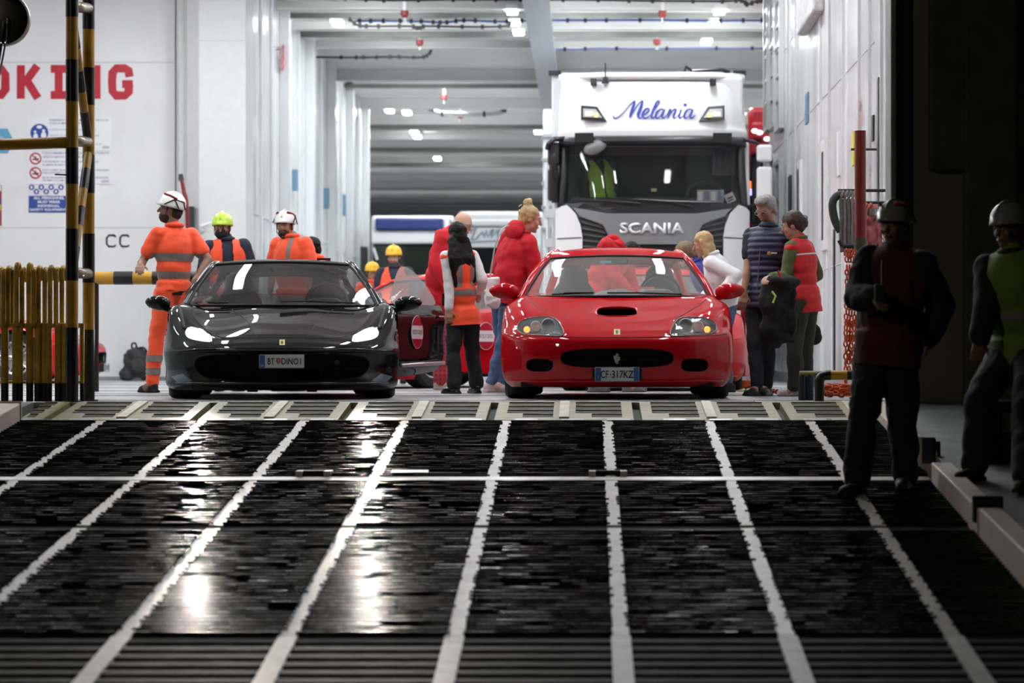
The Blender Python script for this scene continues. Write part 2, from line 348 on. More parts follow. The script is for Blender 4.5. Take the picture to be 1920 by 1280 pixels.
# a white stanchion beside the truck (far end of the centre line)
b = MB(); yy = 52.0; b.b2((SX(1018,yy), yy, 0), (SX(1034,yy), yy+0.25, SZ(205,yy)))
stn = b.build('pillar', white_gloss, bevel=0.02, **ST)
for py in (255, 300, 345, 390, 430):
    b = MB(); b.box((SX(1026,yy), yy-0.05, SZ(py,yy)), (0.2, 0.1, 0.07)); b.build('pillar_clamp', MATS['base_grey'], stn, bevel=0.01)
# ---- lamps
def lamp_at(px, py, label, big=False, L=0.6, Wd=0.17, z=5.98, m_=None, Y=None, X=None, grp='ceiling lamps in rows along the deck'):
    if Y is None: Y = (z-CZ)*FPX/(670-py); X = SX(px, Y)
    t = thing('ceiling_lamp', label, 'lamp', (X, Y, z), 0, grp)
    b = MB(); b.box((0,0,0.03), (Wd+0.03, L+0.04, 0.06)); b.build('lamp_housing', white_p, t, bevel=0.01)
    b = MB(); b.box((0,0,-0.02), (Wd, L, 0.05)); b.build('lamp_diffuser', m_ or lamp_m, t, bevel=0.015)
    return t
for (px, py, lb) in ((960,19,'white oval ceiling lamp nearest the grey girder, upper of the lit pair'),(965,40,'white ceiling lamp at the end of the blue cable beside the girder'),
    (972,58,'small dim ceiling lamp just under the cable lamp by the girder'),(730,206,'left of two glowing lamps above the far end of the left wall'),(763,210,'right of two glowing lamps above the far end of the left wall'),
    (777,247,'upper of two small lamps on the dark far beam'),(782,255,'lower of two small lamps on the dark far beam'),(1009,246,'small far lamp just left of the white pillar by the truck'),(820,296,'lone small lamp on the farthest dim beams'),
    (1350,19,'ceiling lamp above the truck nearest the red sprinkler head'),(1340,39,'ceiling lamp on the blue cable above the truck'),(1325,76,'ceiling lamp lowest above the truck roof'),(632,41,'ceiling lamp near the top of the left wall by the black cable')):
    lamp_at(px, py, lb)
for i, y in enumerate((24.3, 27.6, 30.9, 34.2, 37.5, 40.8)):
    for x in (-7.2, -4.15, -1.2, 1.4):
        lamp_at(0, 0, 'long tube lamp on the ceiling over the parked cars, above the picture', Y=y, X=x, L=1.4, Wd=0.2, z=5.85, grp='tube lamps over the cars')
for i, y in enumerate([q+.27 for q in (45,46.6,48.3,49.6,51.2,52.6,54.4,59.7,62.4,66.4,70.7,77,86,97)]):  # unseen lamps added to fill the deck interior with light
    for j, x in enumerate((-3.4, -0.1, 2.1) if y < 68 else (-8, -3.4, 0.2, 4.5)):
        lamp_at(0, 0, 'added fill lamp tucked up behind a ceiling beam, out of direct view', Y=y, X=x, L=.24, Wd=1.3, z=6.075, m_=fill_m2 if y < 58 else fill_m3, grp='added fill lamps behind the ceiling beams')
# sprinklers
for (px, py, lb) in ((759,26,'red sprinkler head on the ceiling, leftmost of the upper pair'),(787,80,'red sprinkler head under the white beam left of the girder'),(833,182,'tiny red sprinkler head on the deep far beam'),(863,218,'tiny red sprinkler head under the curved pipes'),(1242,26,'red sprinkler head high above the truck'),(1232,79,'red sprinkler head just above the truck roof')):
    Y = (5.85-CZ)*FPX/(670-py); t = thing('sprinkler', lb, 'sprinkler', (SX(px,Y), Y, 5.85))
    b = MB(); b.cyl((0,0,0.05),(0,0,0.25),0.03); b.build('drop_pipe', white_p, t)
    b = MB(); b.cyl((0,0,-0.03),(0,0,0.05),0.065,0.065); b.cyl((0,0,-0.06),(0,0,-0.03),0.03,0.06); b.build('red_body', red_d, t)
    b = MB(); b.cyl((0,0,-0.12),(0,0,-0.06),0.012); b.cyl((0,0,-0.13),(0,0,-0.115),0.035); b.build('nozzle', steel, t)
# cables with clips
def cable(pts, m_, lb, r=0.018, clips=14, z=5.9):
    P = []
    for (px, py) in pts: Y = (z-CZ)*FPX/(670-pts[0][1]); P.append(V((SX(px,Y), Y-0.05, SZ(py,Y))))
    P = cr(P, 6); b = MB(); b.tube(P, r, 6); o = tag(b.build('cable', m_, smooth=True), lb, 'cable')
    b = MB()
    for k in range(clips): p = P[int((k+0.5)*len(P)/clips)]; b.box(p, (0.05,0.06,0.07))
    b.build('cable_clip', blackm, o, kind='stuff'); return o
cable([(668,40),(730,40),(790,41),(832,43),(870,39),(940,41),(1000,39),(1080,39),(1200,38.5),(1330,39.5),(1440,39)], cable_b, 'blue cable clipped across the ceiling above truck and girder', clips=26)
cable([(655,36),(672,48),(700,50),(770,50),(785,54),(800,50),(880,51),(945,50),(958,44)], blackm, 'black cable with clips drooping under the blue one', clips=16)
cable([(540,107),(640,108),(690,108),(740,107),(790,108),(806,100),(808,92)], blackm, 'black cable along the white plate left of the girder', clips=14)
cable([(640,-3),(720,1),(850,0),(930,0),(1080,0),(1200,2),(1340,3),(1390,2),(1400,9),(1420,3),(1440,2)], blackm, 'black cable across the very top of the ceiling', clips=22)
cable([(1043,92),(1080,93),(1120,91),(1200,92),(1300,91),(1380,91),(1430,91)], cable_b, 'thin blue cable sagging behind the beam over the truck', r=0.012, clips=6)
for k in range(3):
    cable([(798+4*k,203),(815+3*k,208+k*2),(835,211+k*2.5),(900,212+k*2.5),(935+k*2,210+k*2),(944+k*4,203)], steel, ('upper','middle','lower')[k]+' of three grey pipes curving under the far beam', r=0.02, clips=4)
# ================================================================ THE RAMP
RX0, RX1 = -4.03, 2.07; YB = 12.87; YT = 21.12
ramp_m = mat('ramp_black_wet', (0.006,0.008,0.007), 0.7, var=0.6, vscale=1.2, var_col=(0.011,0.013,0.011), spec=.05)
rib_m = mat('ramp_rib', (0.012,0.015,0.013), 0.26, var=0.6, vscale=22, stretch=(1,3,1), rvar=0.16, bump=0.03, bscale=60, var_col=(0.005,0.007,0.006), spec=.36)
ribf_m = mat('ramp_rib_sides', (0.010,0.013,0.011), 0.75, var=0.5, vscale=6, spec=.04)
strip_m = mat('ramp_strip', (0.52,0.50,0.46), 0.42, var=0.3, vscale=9, bump=0.2, bscale=30)
bar_m = mat('hinge_bar_white', (0.62,0.59,0.55), 0.35, var=0.2, vscale=3)
def slab(x0, x1, y0, y1, zt, zb=-0.12):
    b = MB(); v = [(x0,y0,rz(y0)+zb),(x1,y0,rz(y0)+zb),(x1,y1,rz(y1)+zb),(x0,y1,rz(y1)+zb),(x0,y0,rz(y0)+zt),(x1,y0,rz(y0)+zt),(x1,y1,rz(y1)+zt),(x0,y1,rz(y1)+zt)]
    return b.add(v, [(0,3,2,1),(4,5,6,7),(0,1,5,4),(1,2,6,5),(2,3,7,6),(3,0,4,7)])
ramp = thing('ramp', None, None); ramp['kind'] = 'structure'
LX = [-4.03]+[(-3.43+0.7155*k) for k in range(8)]+[2.07]
SECT = [(YB, 16.0), (16.1, 17.93), (18.08, YT)]
for si, (ya, yb) in enumerate(SECT):
    for k in range(len(LX)-1):
        a = LX[k]+(0.036 if k else 0); c = LX[k+1]-(0.036 if k < len(LX)-2 else 0)
        p = slab(a, c, ya, yb, 0.0).build('ramp_panel', ramp_m, ramp)
        b = MB(); n = int((yb-ya)/0.095)
        for q in range(n):
            y = ya+0.05+q*0.095; j0 = random.uniform(-0.012, 0.018) if k else 0; j1 = random.uniform(-0.012, 0.018) if k < len(LX)-2 else 0
            z = rz(y)
            xs_ = [a-j0]
            while xs_[-1] < c+j1-.16: xs_.append(xs_[-1]+random.uniform(.05, .15))
            xs_.append(c+j1)
            for q2 in range(len(xs_)-1):      # worn pieces of the rib, each dented a little differently
                vs = []; e0, e1 = random.gauss(0, .00028), random.gauss(0, .00028)
                for x in (xs_[q2], xs_[q2+1]): vs += [(x,y-0.021,z-0.001),(x,y-0.009,z+0.0145),(x,y-0.0045,z+0.0187+e0),(x,y+0.0045,z+0.0187+e1),(x,y+0.013,z+0.0145),(x,y+0.024,z-0.001)]
                b.add(vs, [(i,i+1,i+7,i+6) for i in range(5)]+[(5,4,3,2,1,0),(6,7,8,9,10,11)])
        g_ = b.build('grip_rib', [ribf_m, rib_m], p, kind='stuff')
        for i_, q_ in enumerate(g_.data.polygons): q_.material_index = 1 if i_ % 7 == 2 else 0
    for x in LX[1:-1]: slab(x-0.036, x+0.036, ya, yb, 0.010).build('lane_strip', strip_m, ramp)
slab(RX0, RX1, 16.0, 16.1, -0.002).build('cross_seam', ramp_m, ramp)
slab(RX0, RX1, 17.93, 18.08, 0.012).build('hinge_bar', bar_m, ramp)
for (px, w_) in ((1140,0.15),(588,0.13)):
    x = SX(px, 18.15); b = MB(); b.box((x, 18.22, rz(18.22)+0.015), (w_, 0.12, 0.035)); h = b.build('hinge_bracket', blackm, ramp)
    b = MB()
    for s_ in (-1, 1): b.box((x+s_*(w_/2+0.02), 18.2, rz(18.2)+0.015), (0.04, 0.2, 0.036))
    b.build('bracket_cheek', bar_m, h)
slab(SX(735,18.3), SX(803,18.3), 18.22, 18.34, 0.02).build('wear_bar', steel, ramp)
# lower flap with coarse ribs
for k in range(len(LX)-1):
    a = LX[k]+(0.04 if k else 0); c = LX[k+1]-(0.04 if k < len(LX)-2 else 0)
    p = slab(a, c, 10.4, YB-0.03, -0.01).build('ramp_panel', ramp_m, ramp)
    for q in range(14):
        y = YB-0.12-q*0.17; slab(a-random.uniform(0,0.015), c+random.uniform(0,0.015), y-0.05, y+0.03, 0.012, -0.02).build('grip_bar', mat('coarse_rib', (0.02,0.024,0.023), 0.6, var=0.6, vscale=8, bump=0.4, spec=.04), p)
for x in LX[1:-1]: slab(x-0.042, x+0.042, 10.4, YB-0.03, 0.014).build('lane_strip', mat('pale_strip', (0.55,0.58,0.57), 0.45, var=0.25, vscale=9, bump=0.2), ramp)
# finger flaps between ramp and deck
FW = 1.049; fx = SX(385, 21.8)
for k in range(-3, 7):
    a = fx+(k-1)*FW+0.03 if k > -9 else 0; c = a+FW-0.06
    a0 = max(a, RX0); c0 = min(c, 2.05)
    if c0-a0 < 0.1: continue
    f_ = slab(a0, c0, YT+0.02, Y0-0.04, 0.012, -0.05).build('flap', olive_y, ramp)
    xm = (a+c)/2
    if a0 < xm < c0: slab(xm-0.035, xm+0.035, YT+0.1, Y0-0.1, 0.028, 0.01).build('centre_plate', mat('cream_wear', (0.62,0.56,0.38), 0.5, var=0.3), f_)
    for (u0, u1) in ((a+0.08, xm-0.08), (xm+0.08, c-0.08)):
        u0 = max(u0, a0); u1 = min(u1, c0)
        if u1-u0 < 0.05: continue
        for (y, l) in ((YT+0.22, 0.65), (YT+0.48, 1), (YT+0.74, 1), (YT+1.0, 1)):
            slab(u0 if l == 1 else u1-(u1-u0)*l, u1, y, y+0.12, 0.0145, 0.0).build('slot', blackm, f_)
            slab(u0 if l == 1 else u1-(u1-u0)*l, u1, y+0.12, y+0.15, 0.024, 0.0).build('slot_lip', olive_y, f_)
    for q in range(3):
        xx = a0+(c0-a0)*(0.15+0.33*q); slab(xx, xx+0.16, YT-0.04, YT+0.03, 0.02, -0.02).build('hinge_knuckle', steel, f_)
slab(RX0, 2.07, YT+0.02, Y0, -0.04, -0.2).build('flap_bed', blackm, ramp)
b = MB(); b.b2((-5.2, Y0-0.05, -0.05), (2.3, Y0+0.13, 0.004)); b.build('deck_edge', mat('edge_grey', (0.42,0.43,0.42), 0.35, var=0.35, vscale=5), ramp)
# quay and side platforms
b = MB(); b.b2((-30, -12, -1.6), (30, 10.4, -1.12)); b.build('ground', mat('quay_asphalt', (0.02,0.02,0.02), 0.8, var=0.3), **ST)
plat_m = mat('platform_grey', (0.16,0.18,0.17), 0.5, var=0.5, vscale=2.5, bump=0.2)
def pl_z(Y): return -0.60+(Y-14.2)*0.075
b = MB(); b.add([(2.17,10,pl_z(10)),(9,10,pl_z(10)),(9,22.3,pl_z(22.3)),(2.17,22.3,pl_z(22.3)),(2.17,10,-1.6),(9,10,-1.6),(9,22.3,-1.6),(2.17,22.3,-1.6)], [(0,1,2,3),(7,6,5,4),(0,4,5,1),(1,5,6,2),(2,6,7,3),(3,7,4,0)])
b.build('platform', plat_m, **ST)
b = MB(); b.add([(-4.13,10,pl_z(10)),(-12,10,pl_z(10)),(-12,22.3,pl_z(22.3)),(-4.13,22.3,pl_z(22.3)),(-4.13,10,-1.6),(-12,10,-1.6),(-12,22.3,-1.6),(-4.13,22.3,-1.6)], [(0,1,2,3),(7,6,5,4),(0,4,5,1),(1,5,6,2),(2,6,7,3),(3,7,4,0)])
b.build('platform', plat_m, **ST)
curb_m = mat('curb_beige', (0.70,0.56,0.48), 0.5, var=0.3, vscale=12, stretch=(1,6,1))
def kerb(xa, xb, ya, yb, ha, hb):
    b = MB(); v = []
    for y, h in ((ya, ha), (yb, hb)): v += [(xa,y,rz(y)-0.1),(xb,y,rz(y)-0.1),(xb,y,rz(y)+h),(xa,y,rz(y)+h)]
    return b.add(v, [(0,1,2,3),(7,6,5,4),(0,4,5,1),(1,5,6,2),(2,6,7,3),(3,7,4,0)])
for (ya, yb, lb) in ((18.55, 21.9, 'beige steel kerb along the ramp behind the silhouetted worker'), (15.75, 17.85, 'beige steel kerb along the ramp beside the dark seated worker'), (11, 15.68, 'long beige steel kerb nearest the camera at the ramp edge')):
    o = kerb(2.06, 2.18, ya, yb, pl_z(ya)-rz(ya)+0.03, pl_z(yb)-rz(yb)+0.04).build('kerb', curb_m, bevel=0.008); tag(o, lb, 'kerb', 'kerbs along the ramp')
    b = MB(); y = ya+0.04; b.box((2.12, y, pl_z(y)+0.02), (0.16, 0.05, 0.14)); b.build('end_bracket', blackm, o, bevel=0.006)
o = kerb(-4.2, -4.0, 12, 21.1, 0.137, 0.137).build('kerb', curb_m, bevel=0.01); tag(o, 'beige steel kerb at the foot of the yellow rail', 'kerb', 'kerbs along the ramp')
b = MB(); b.box((-4.1, 21.1, rz(21.1)+0.06), (0.215, 0.03, 0.18)); b.build('end_plate', curb_m, o)
# ================================================================ CARS
def crs(P, t):
    i = min(int(t), len(P)-2); t -= i; a = P[max(0,i-1)]; b = P[i]; c = P[i+1]; d = P[min(len(P)-1,i+2)]
    return 0.5*((2*b)+(c-a)*t+(2*a-5*b+4*c-d)*t*t+(3*b-a-3*c+d)*t**3)
def lattice(rows, nr=7, nc=6, mirror=True):
    rows = [[V(p) for p in r] for r in rows]
    if mirror: rows = [[V((-p.x,p.y,p.z)) for p in r[:0:-1]]+r for r in rows]
    m = len(rows[0]); dense = []
    cols = [[r[i] for r in rows] for i in range(m)]; N = (len(rows)-1)*nr
    for k in range(N+1): dense.append([crs(c, k/nr) for c in cols])
    K = (m-1)*nc; vs = []
    for r in dense:
        for q in range(K+1): vs.append(crs(r, q/nc))
    fs = [(j*(K+1)+i, j*(K+1)+i+1, (j+1)*(K+1)+i+1, (j+1)*(K+1)+i) for j in range(N) for i in range(K)]
    return vs, fs
def inside(p, poly):
    c = False; n = len(poly)
    for i in range(n):
        a = poly[i]; b = poly[i-1]
        if (a[1] > p[1]) != (b[1] > p[1]) and p[0] < (b[0]-a[0])*(p[1]-a[1])/(b[1]-a[1])+a[0]: c = not c
    return c
def nearest(p, poly):
    best = None
    for i in range(len(poly)):
        a = V(poly[i-1]); b = V(poly[i]); d = b-a; t = max(0, min(1, (V(p)-a).dot(d)/max(1e-9, d.length_squared))); q = a+d*t
        e = (q-V(p)).length
        if best is None or e < best[0]: best = (e, q)
    return best[1]
def oval(cx, cz, rx, rz_, n=24, p=2.5):
    out = []
    for k in range(n):
        a = 2*pi*k/n; c, s_ = cos(a), sin(a); out.append((cx+rx*math.copysign(abs(c)**(2/p), c), cz+rz_*math.copysign(abs(s_)**(2/p), s_)))
    return out
def smoothpoly(p, n=5):
    P = [V((a, b)) for a, b in p]; out = []; m = len(P)
    for i in range(m):
        a, b, c, d = P[i-1], P[i], P[(i+1) % m], P[(i+2) % m]
        for k in range(n):
            t = k/n; q = 0.5*((2*b)+(c-a)*t+(2*a-5*b+4*c-d)*t*t+(3*b-a-3*c+d)*t**3); out.append((q.x, q.y))
    return out
class Shell:
    """a body skin that can be cut with outlines seen from the front (x,z) or the side (y,z)"""
    def __init__(s, rows, **k):
        vs, fs = lattice(rows, **k); s.vs = vs; s.fs = fs; s.bvh = BVHTree.FromPolygons([tuple(v) for v in vs], fs)
    def at(s, x, z, ymax=3):
        h = s.bvh.ray_cast(V((x, -3, z)), V((0,1,0)), 3+ymax)
        if h[0] is None: h = s.bvh.find_nearest(V((x, 0.3, z)))
        return h[0]
    def cut(s, poly, axis='y', lo=-1, hi=2.0, side=0):
        keep = []; drop = set(); ax = 0 if axis == 'y' else 1
        def uv(v): return (v[ax], v[2])
        for f in s.fs:
            c = sum((s.vs[i] for i in f), V((0,0,0)))/len(f)
            ok = (lo < c.y < hi) if axis == 'y' else (c.x*side > 0.84)
            if ok and inside(uv(c), poly): drop.update(f)
            else: keep.append(f)
        b = set(i for f in keep for i in f) & drop
        for i in b:
            q = nearest(uv(s.vs[i]), poly); v = s.vs[i]
            if axis == 'y': s.vs[i] = V((q[0], v.y, q[1]))
            else: s.vs[i] = V((v.x, q[0], q[1]))
        s.fs = keep
    def outline(s, poly, off=0.0):
        return [s.at(p[0], p[1])+V((0, -off, 0)) for p in poly]
    def patch(s, poly, off=0.004, cuts=3):
        bm = bmesh.new(); vs = [bm.verts.new((p[0], 0, p[1])) for p in poly]; f = bm.faces.new(vs)
        bmesh.ops.triangulate(bm, faces=[f])
        for _ in range(cuts):
            es = [e for e in bm.edges if e.calc_length() > 0.03]
            if not es: break
            bmesh.ops.subdivide_edges(bm, edges=es, cuts=1); bmesh.ops.triangulate(bm, faces=bm.faces)
        for v in bm.verts: v.co = s.at(v.co.x, v.co.z)+V((0, -off, 0))
        mb = MB(); bm.verts.index_update(); mb.add([v.co.copy() for v in bm.verts], [tuple(v.index for v in f.verts) for f in bm.faces]); bm.free(); return mb
    def bucket(s, poly, depth=0.08, shrink=0.9, lip=0.004):
        P = s.outline(poly); n = len(P); c = sum(P, V((0,0,0)))/n; ym = max(p.y for p in P)
        mb = MB(); A = [p+V((0,-lip,0)) for p in P]; B = [V((c.x+(p.x-c.x)*shrink, max(p.y, ym*0.6+p.y*0.4)+depth, c.z+(p.z-c.z)*shrink)) for p in P]
        mb.add(A+B+[sum(B, V((0,0,0)))/n], [(k, (k+1) % n, n+(k+1) % n, n+k) for k in range(n)]+[(n+k, n+(k+1) % n, 2*n) for k in range(n)]); return mb
    def seam(s, pts, r=0.004, off=0.002, n=5, cyc=False):
        P = cr([(a, b, 0) for a, b in pts], n); Q = [s.at(p[0], p[1])+V((0,-off,0)) for p in P]; return MB().tube(Q, r, 5, cyc)
def mir(poly): return [(-a, b) for a, b in poly][::-1]
def wheel(parent, x, y, r, w, rim_m):
    s_ = 1 if x > 0 else -1; hub = 0.66*r
    b = MB(); p = [(hub, -w/2+0.01), (hub+0.02, -w/2), (r-0.025, -w/2), (r-0.006, -w/2+0.02), (r, -w/2+0.05), (r, w/2-0.05), (r-0.006, w/2-0.02), (r-0.025, w/2), (hub+0.02, w/2), (hub, w/2-0.01)]
    b.lathe(p, (0,0,0), 'X', 40, close=True)
    t = b.build('tyre', rubber, parent, smooth=False, loc=(x, y, r)); autosmooth(t, 30)
    b = MB(); b.lathe([(hub, -w/2+0.01), (hub, w/2-0.01), (hub-0.02, w/2-0.02), (hub-0.025, -w/2+0.02)], (0,0,0), 'X', 32, close=True); b.cyl((s_*(w/2-0.06),0,0),(s_*(w/2-0.02),0,0),0.05,0.04)
    for k in range(5):
        a = 2*pi*k/5
        for d in (-0.13, 0.13):
            b.tube([(s_*(w/2-0.035), 0.045*cos(a+d*2), 0.045*sin(a+d*2)), (s_*(w/2-0.025), (hub-0.01)*cos(a+d), (hub-0.01)*sin(a+d))], 0.014, 6)
    b.build('rim', rim_m, t)
    b = MB(); b.cyl((s_*(w/2-0.12),0,0),(s_*(w/2-0.09),0,0),0.16); b.build('brake_disc', steel, t)
def horse(mb, cx, cz, h, f):
    # a small rearing-horse emblem
    pts = [(-.12,-.5),(-.02,-.5),(.02,-.25),(.12,-.12),(.05,-.45),(.15,-.47),(.22,-.1),(.16,.02),(.1,.1),(.2,.2),(.34,.16),(.36,.24),(.2,.3),(.12,.26),(.06,.5),(-.06,.46),(-.2,.36),(-.16,.3),(-.04,.3),(-.1,.18),(-.3,.14),(-.32,.06),(-.08,.06),(-.06,-.08),(-.26,-.02),(-.3,-.1),(-.1,-.2)]
    n = len(pts); bm = bmesh.new(); fv = [bm.verts.new((cx-p[0]*h, 0, cz+p[1]*h)) for p in pts]; fc = bm.faces.new(fv); bmesh.ops.triangulate(bm, faces=[fc]); bm.verts.index_update()
    mb.add([f(v.co.x, v.co.z) for v in bm.verts], [tuple(v.index for v in q.verts) for q in bm.faces]); bm.free(); return mb
def sticker(parent, c, r, rot, name='round_sticker', cut=None):
    # event roundel: red, white band with writing, red; lies in the local xz plane of rot
    rt = M.Translation(V(c)) @ rot.to_4x4()
    def arc(a0, a1, rr, n=14): return [(rr*cos(a0+(a1-a0)*k/n), rr*sin(a0+(a1-a0)*k/n)) for k in range(n+1)]
    f = lambda x, y, z: rt @ V((x, y, z))
    b = MB(); b.prism(arc(0, 2*pi*31/32, r, 31), 0, -0.002, f); o = b.build(name, sign_w, parent)
    h = 0.42
    a = math.asin(h)
    for k, (u, v) in enumerate(((a, pi-a), (pi+a, 2*pi-a))):
        b = MB(); b.prism(arc(u, v, r*0.96), -0.0022, -0.004, f); b.build('red_band', mat('sticker_red', (0.35,0.01,0.03), 0.4), o)
    text('SICILY 2025', 'lettering', mat('ink_black', (0.01,0.01,0.01), 0.5), o, 0, 0, r*1.6, r*0.26, y=-0.003, ext=0, f=lambda x, y, z: f(x, -0.003, z)); return o
XSF = dict(f575=[0,.22,.45,.64,.79,.89,.945,.955,.95], f458=[0,.22,.45,.64,.79,.90,.955,.965,.96])
YOF = [0,.01,.04,.10,.20,.34,.48,.60,.66]
def net575():
    x = XSF['f575']; rows = []
    def r(y0, k, zs, xs=x, kx=1.0):
        zs = zs if isinstance(zs, list) else [zs]*9; rows.append([(xs[i]*kx, y0+YOF[i]*k, zs[i]) for i in range(9)])
    r(.16, .9, .10, kx=.92); r(.05, 1, .145, kx=.965); r(.015, 1, .20, kx=.985); r(.0, 1, .32); r(.0, 1, .43); r(.035, 1, [.50,.50,.503,.507,.512,.515,.515,.50,.47])
    r(.20, .9, [.575,.575,.578,.58,.585,.585,.575,.52,.42]); r(.5, .55, [.665,.665,.67,.68,.70,.69,.65,.52,.36]); r(.9, .25, [.765,.765,.765,.775,.80,.79,.73,.52,.30])
    xs = [0,.22,.45,.64,.76,.84,.91,.95,.93]
    r(1.35, .03, [.868,.866,.862,.86,.865,.845,.76,.5,.20], xs); r(2.0, 0, [.86,.86,.86,.87,.89,.87,.78,.5,.16], xs)
    xs = [0,.22,.45,.64,.76,.86,.94,.97,.95]
    r(3.3, 0, [.93,.93,.93,.93,.92,.90,.82,.5,.18], xs); r(4.1, 0, [.93,.93,.93,.92,.90,.87,.78,.5,.22], xs); r(4.45, 0, [.87,.87,.87,.86,.85,.82,.74,.5,.25], xs, .95)
    r(4.55, 0, [.66,.66,.66,.66,.65,.64,.6,.45,.27], xs, .9); r(4.5, 0, .25, xs, .88); return rows
def net458():
    x = XSF['f458']; rows = []
    def r(y0, k, zs, xs=x, kx=1.0):
        zs = zs if isinstance(zs, list) else [zs]*9; rows.append([(xs[i]*kx, y0+YOF[i]*k, zs[i]) for i in range(9)])
    r(.20, .9, .075, kx=.93); r(.04, 1, .105, kx=.97); r(.0, 1, .145, kx=.985); r(.05, .95, .24, kx=.985); r(.03, .95, .36); r(.0, 1, [.41,.41,.41,.405,.40,.40,.40,.39,.37])
    r(.13, .95, [.495,.495,.49,.485,.485,.48,.465,.43,.39]); r(.4, .6, [.595,.595,.575,.565,.585,.60,.56,.45,.36]); r(.75, .3, [.69,.69,.66,.655,.71,.735,.68,.48,.32])
    xs = [0,.22,.45,.64,.78,.88,.95,.965,.94]
    r(1.15, .03, [.785,.785,.765,.755,.785,.79,.72,.48,.20], xs); r(1.9, 0, [.79,.79,.79,.80,.83,.81,.74,.46,.14], xs)
    xs = [0,.22,.45,.64,.78,.88,.96,.985,.96]
    r(3.1, 0, [.92,.92,.92,.92,.90,.89,.80,.5,.16], xs); r(3.9, 0, [.91,.91,.91,.90,.89,.86,.78,.5,.2], xs); r(4.35, 0, [.86,.86,.86,.85,.84,.82,.74,.5,.25], xs, .95)
    r(4.5, 0, [.66,.66,.66,.66,.65,.64,.6,.45,.27], xs, .9); r(4.48, 0, .22, xs, .88); return rows
def greenhouse(t, sp, paint, hide=()):
    # windscreen, pillars, roof, rear and side glass. sp: base half width, y, z ; top half width, y, z
    bw, by, bz, byc = sp['base']; tw, ty, tz, tyc = sp['top']; rz_ = sp['roof']
    def lerp(a, b, k): return a+(b-a)*k
    rows = []
    for k in (0, .33, .66, 1):
        w = lerp(bw, tw, k); yc = lerp(byc, tyc, k); ys = lerp(by, ty, k); z = lerp(bz, tz, k)+0.02*sin(pi*k)
        rows.append([(w*u, yc+(ys-yc)*u*u, z+(0.02*(1-u*u) if k == 1 else 0.0)) for u in (0, .35, .7, 1)])
    vs, fs = lattice(rows, 5, 5); b = MB(); b.add(vs, fs); g = b.build('windscreen', glass, t, smooth=True)
    # black edge band of the screen
    K = 5*6+1; n = len(vs)//K
    ring = [vs[j*K] for j in range(n)]+[vs[(n-1)*K+i] for i in range(K)]+[vs[j*K+K-1] for j in range(n-1, -1, -1)]+[vs[i] for i in range(K-1, -1, -1)]
    b = MB(); b.tube([p+V((0,-.002,.002)) for p in ring], 0.011, 6); b.build('screen_seal', blackm, g, smooth=True)
    ry = sp['ry']; rw = sp['rw']; re = sp['rear']
    rows = [[(tw*u*1.0, tyc+(ty-tyc)*u*u-0.005, tz+0.02*(1-u*u)+0.005) for u in (0,.35,.7,1.03)],
            [(tw*u*.985, tyc+.18+(ty-tyc)*u*u*.8, lerp(tz, rz_, .62)-0.022*u**4+.01) for u in (0,.35,.7,1.05)],
            [(rw*u, ry, rz_-(0.060*u**3)) for u in (0,.35,.7,1.05)],
            [(rw*u, ry+.45, rz_-.03-(0.06*u**3)) for u in (0,.35,.7,1.05)],
            [(rw*u*.97, re[0]-.25, rz_-.11-(0.03*u*u)) for u in (0,.35,.7,1.05)]]
    vs, fs = lattice(rows, 5, 5); b = MB(); b.add(vs, fs); b.add([v-V((0,0,.03)) for v in vs], [tuple(reversed(f)) for f in fs]); rf = b.build('roof', paint, t, smooth=True, fix=False)
    for s_ in (-1, 1):
        A = [(s_*(bw+.035), by+.03, bz-.03), (s_*lerp(bw,tw,.33)+s_*.03, lerp(by,ty,.33)+.03, lerp(bz,tz,.33)+.012), (s_*lerp(bw,tw,.66)+s_*.027, lerp(by,ty,.66)+.03, lerp(bz,tz,.66)+.012), (s_*(tw+.02), ty+.03, tz-.002), (s_*(rw+.035), ry-.1, rz_-.05), (s_*(rw+.03), ry+.5, rz_-.10), (s_*(rw+.05), re[0]-.2, rz_-.2), (s_*(rw+.12), re[0]+.3, re[2])]
        b = MB(); b.tube(cr(A, 6), sp.get('pr', .028), 10); b.build('pillar_frame', paint, t, smooth=True)
        if sp.get('chrome'):
            b = MB(); b.tube([p+V((-s_*.024,-.016,.012)) for p in cr(A, 6)[:24]], 0.005, 5); b.build('bright_trim', chrome, t, smooth=True)
        if s_ not in hide:
            gl = [A[0], A[3], A[5], (s_*(bw+.1), re[0]-.1, re[2]-.02), (s_*(bw+.1), by+.4, bz-.02)]
            b = MB(); b.add(gl, [(0,1,2,3,4)]); b.build('side_window', glass, t)
    b = MB(); q = rw*.95; b.add([(-q,re[0]-.27,rz_-.13),(q,re[0]-.27,rz_-.13),(q+.1,re[0]+.3,re[2]),(-q-.1,re[0]+.3,re[2])], [(0,1,2,3)]); b.build('rear_window', glass, t)
    return g
def seatmesh(t, x, y, z, m):
    rows = []
    for (zz, w, yy) in ((0, .24, -.02), (.15, .26, .0), (.35, .25, .05), (.5, .19, .09), (.58, .13, .11), (.68, .12, .12), (.73, .07, .13)):
        rows.append([(w*cos(a), yy+.07*sin(a), zz) for a in [2*pi*k/14 for k in range(14)]])
    b = MB(); vs = [V(p)+V((x,y,z)) for r in rows for p in r]; n = 14
    fs = [(j*n+k, j*n+(k+1) % n, (j+1)*n+(k+1) % n, (j+1)*n+k) for j in range(len(rows)-1) for k in range(n)]+[tuple(range((len(rows)-1)*n, len(rows)*n))]
    b.add(vs, fs); b.box((x, y-.25, z+.02), (.48,.5,.14)); return b.build('seat', m, t, smooth=True)
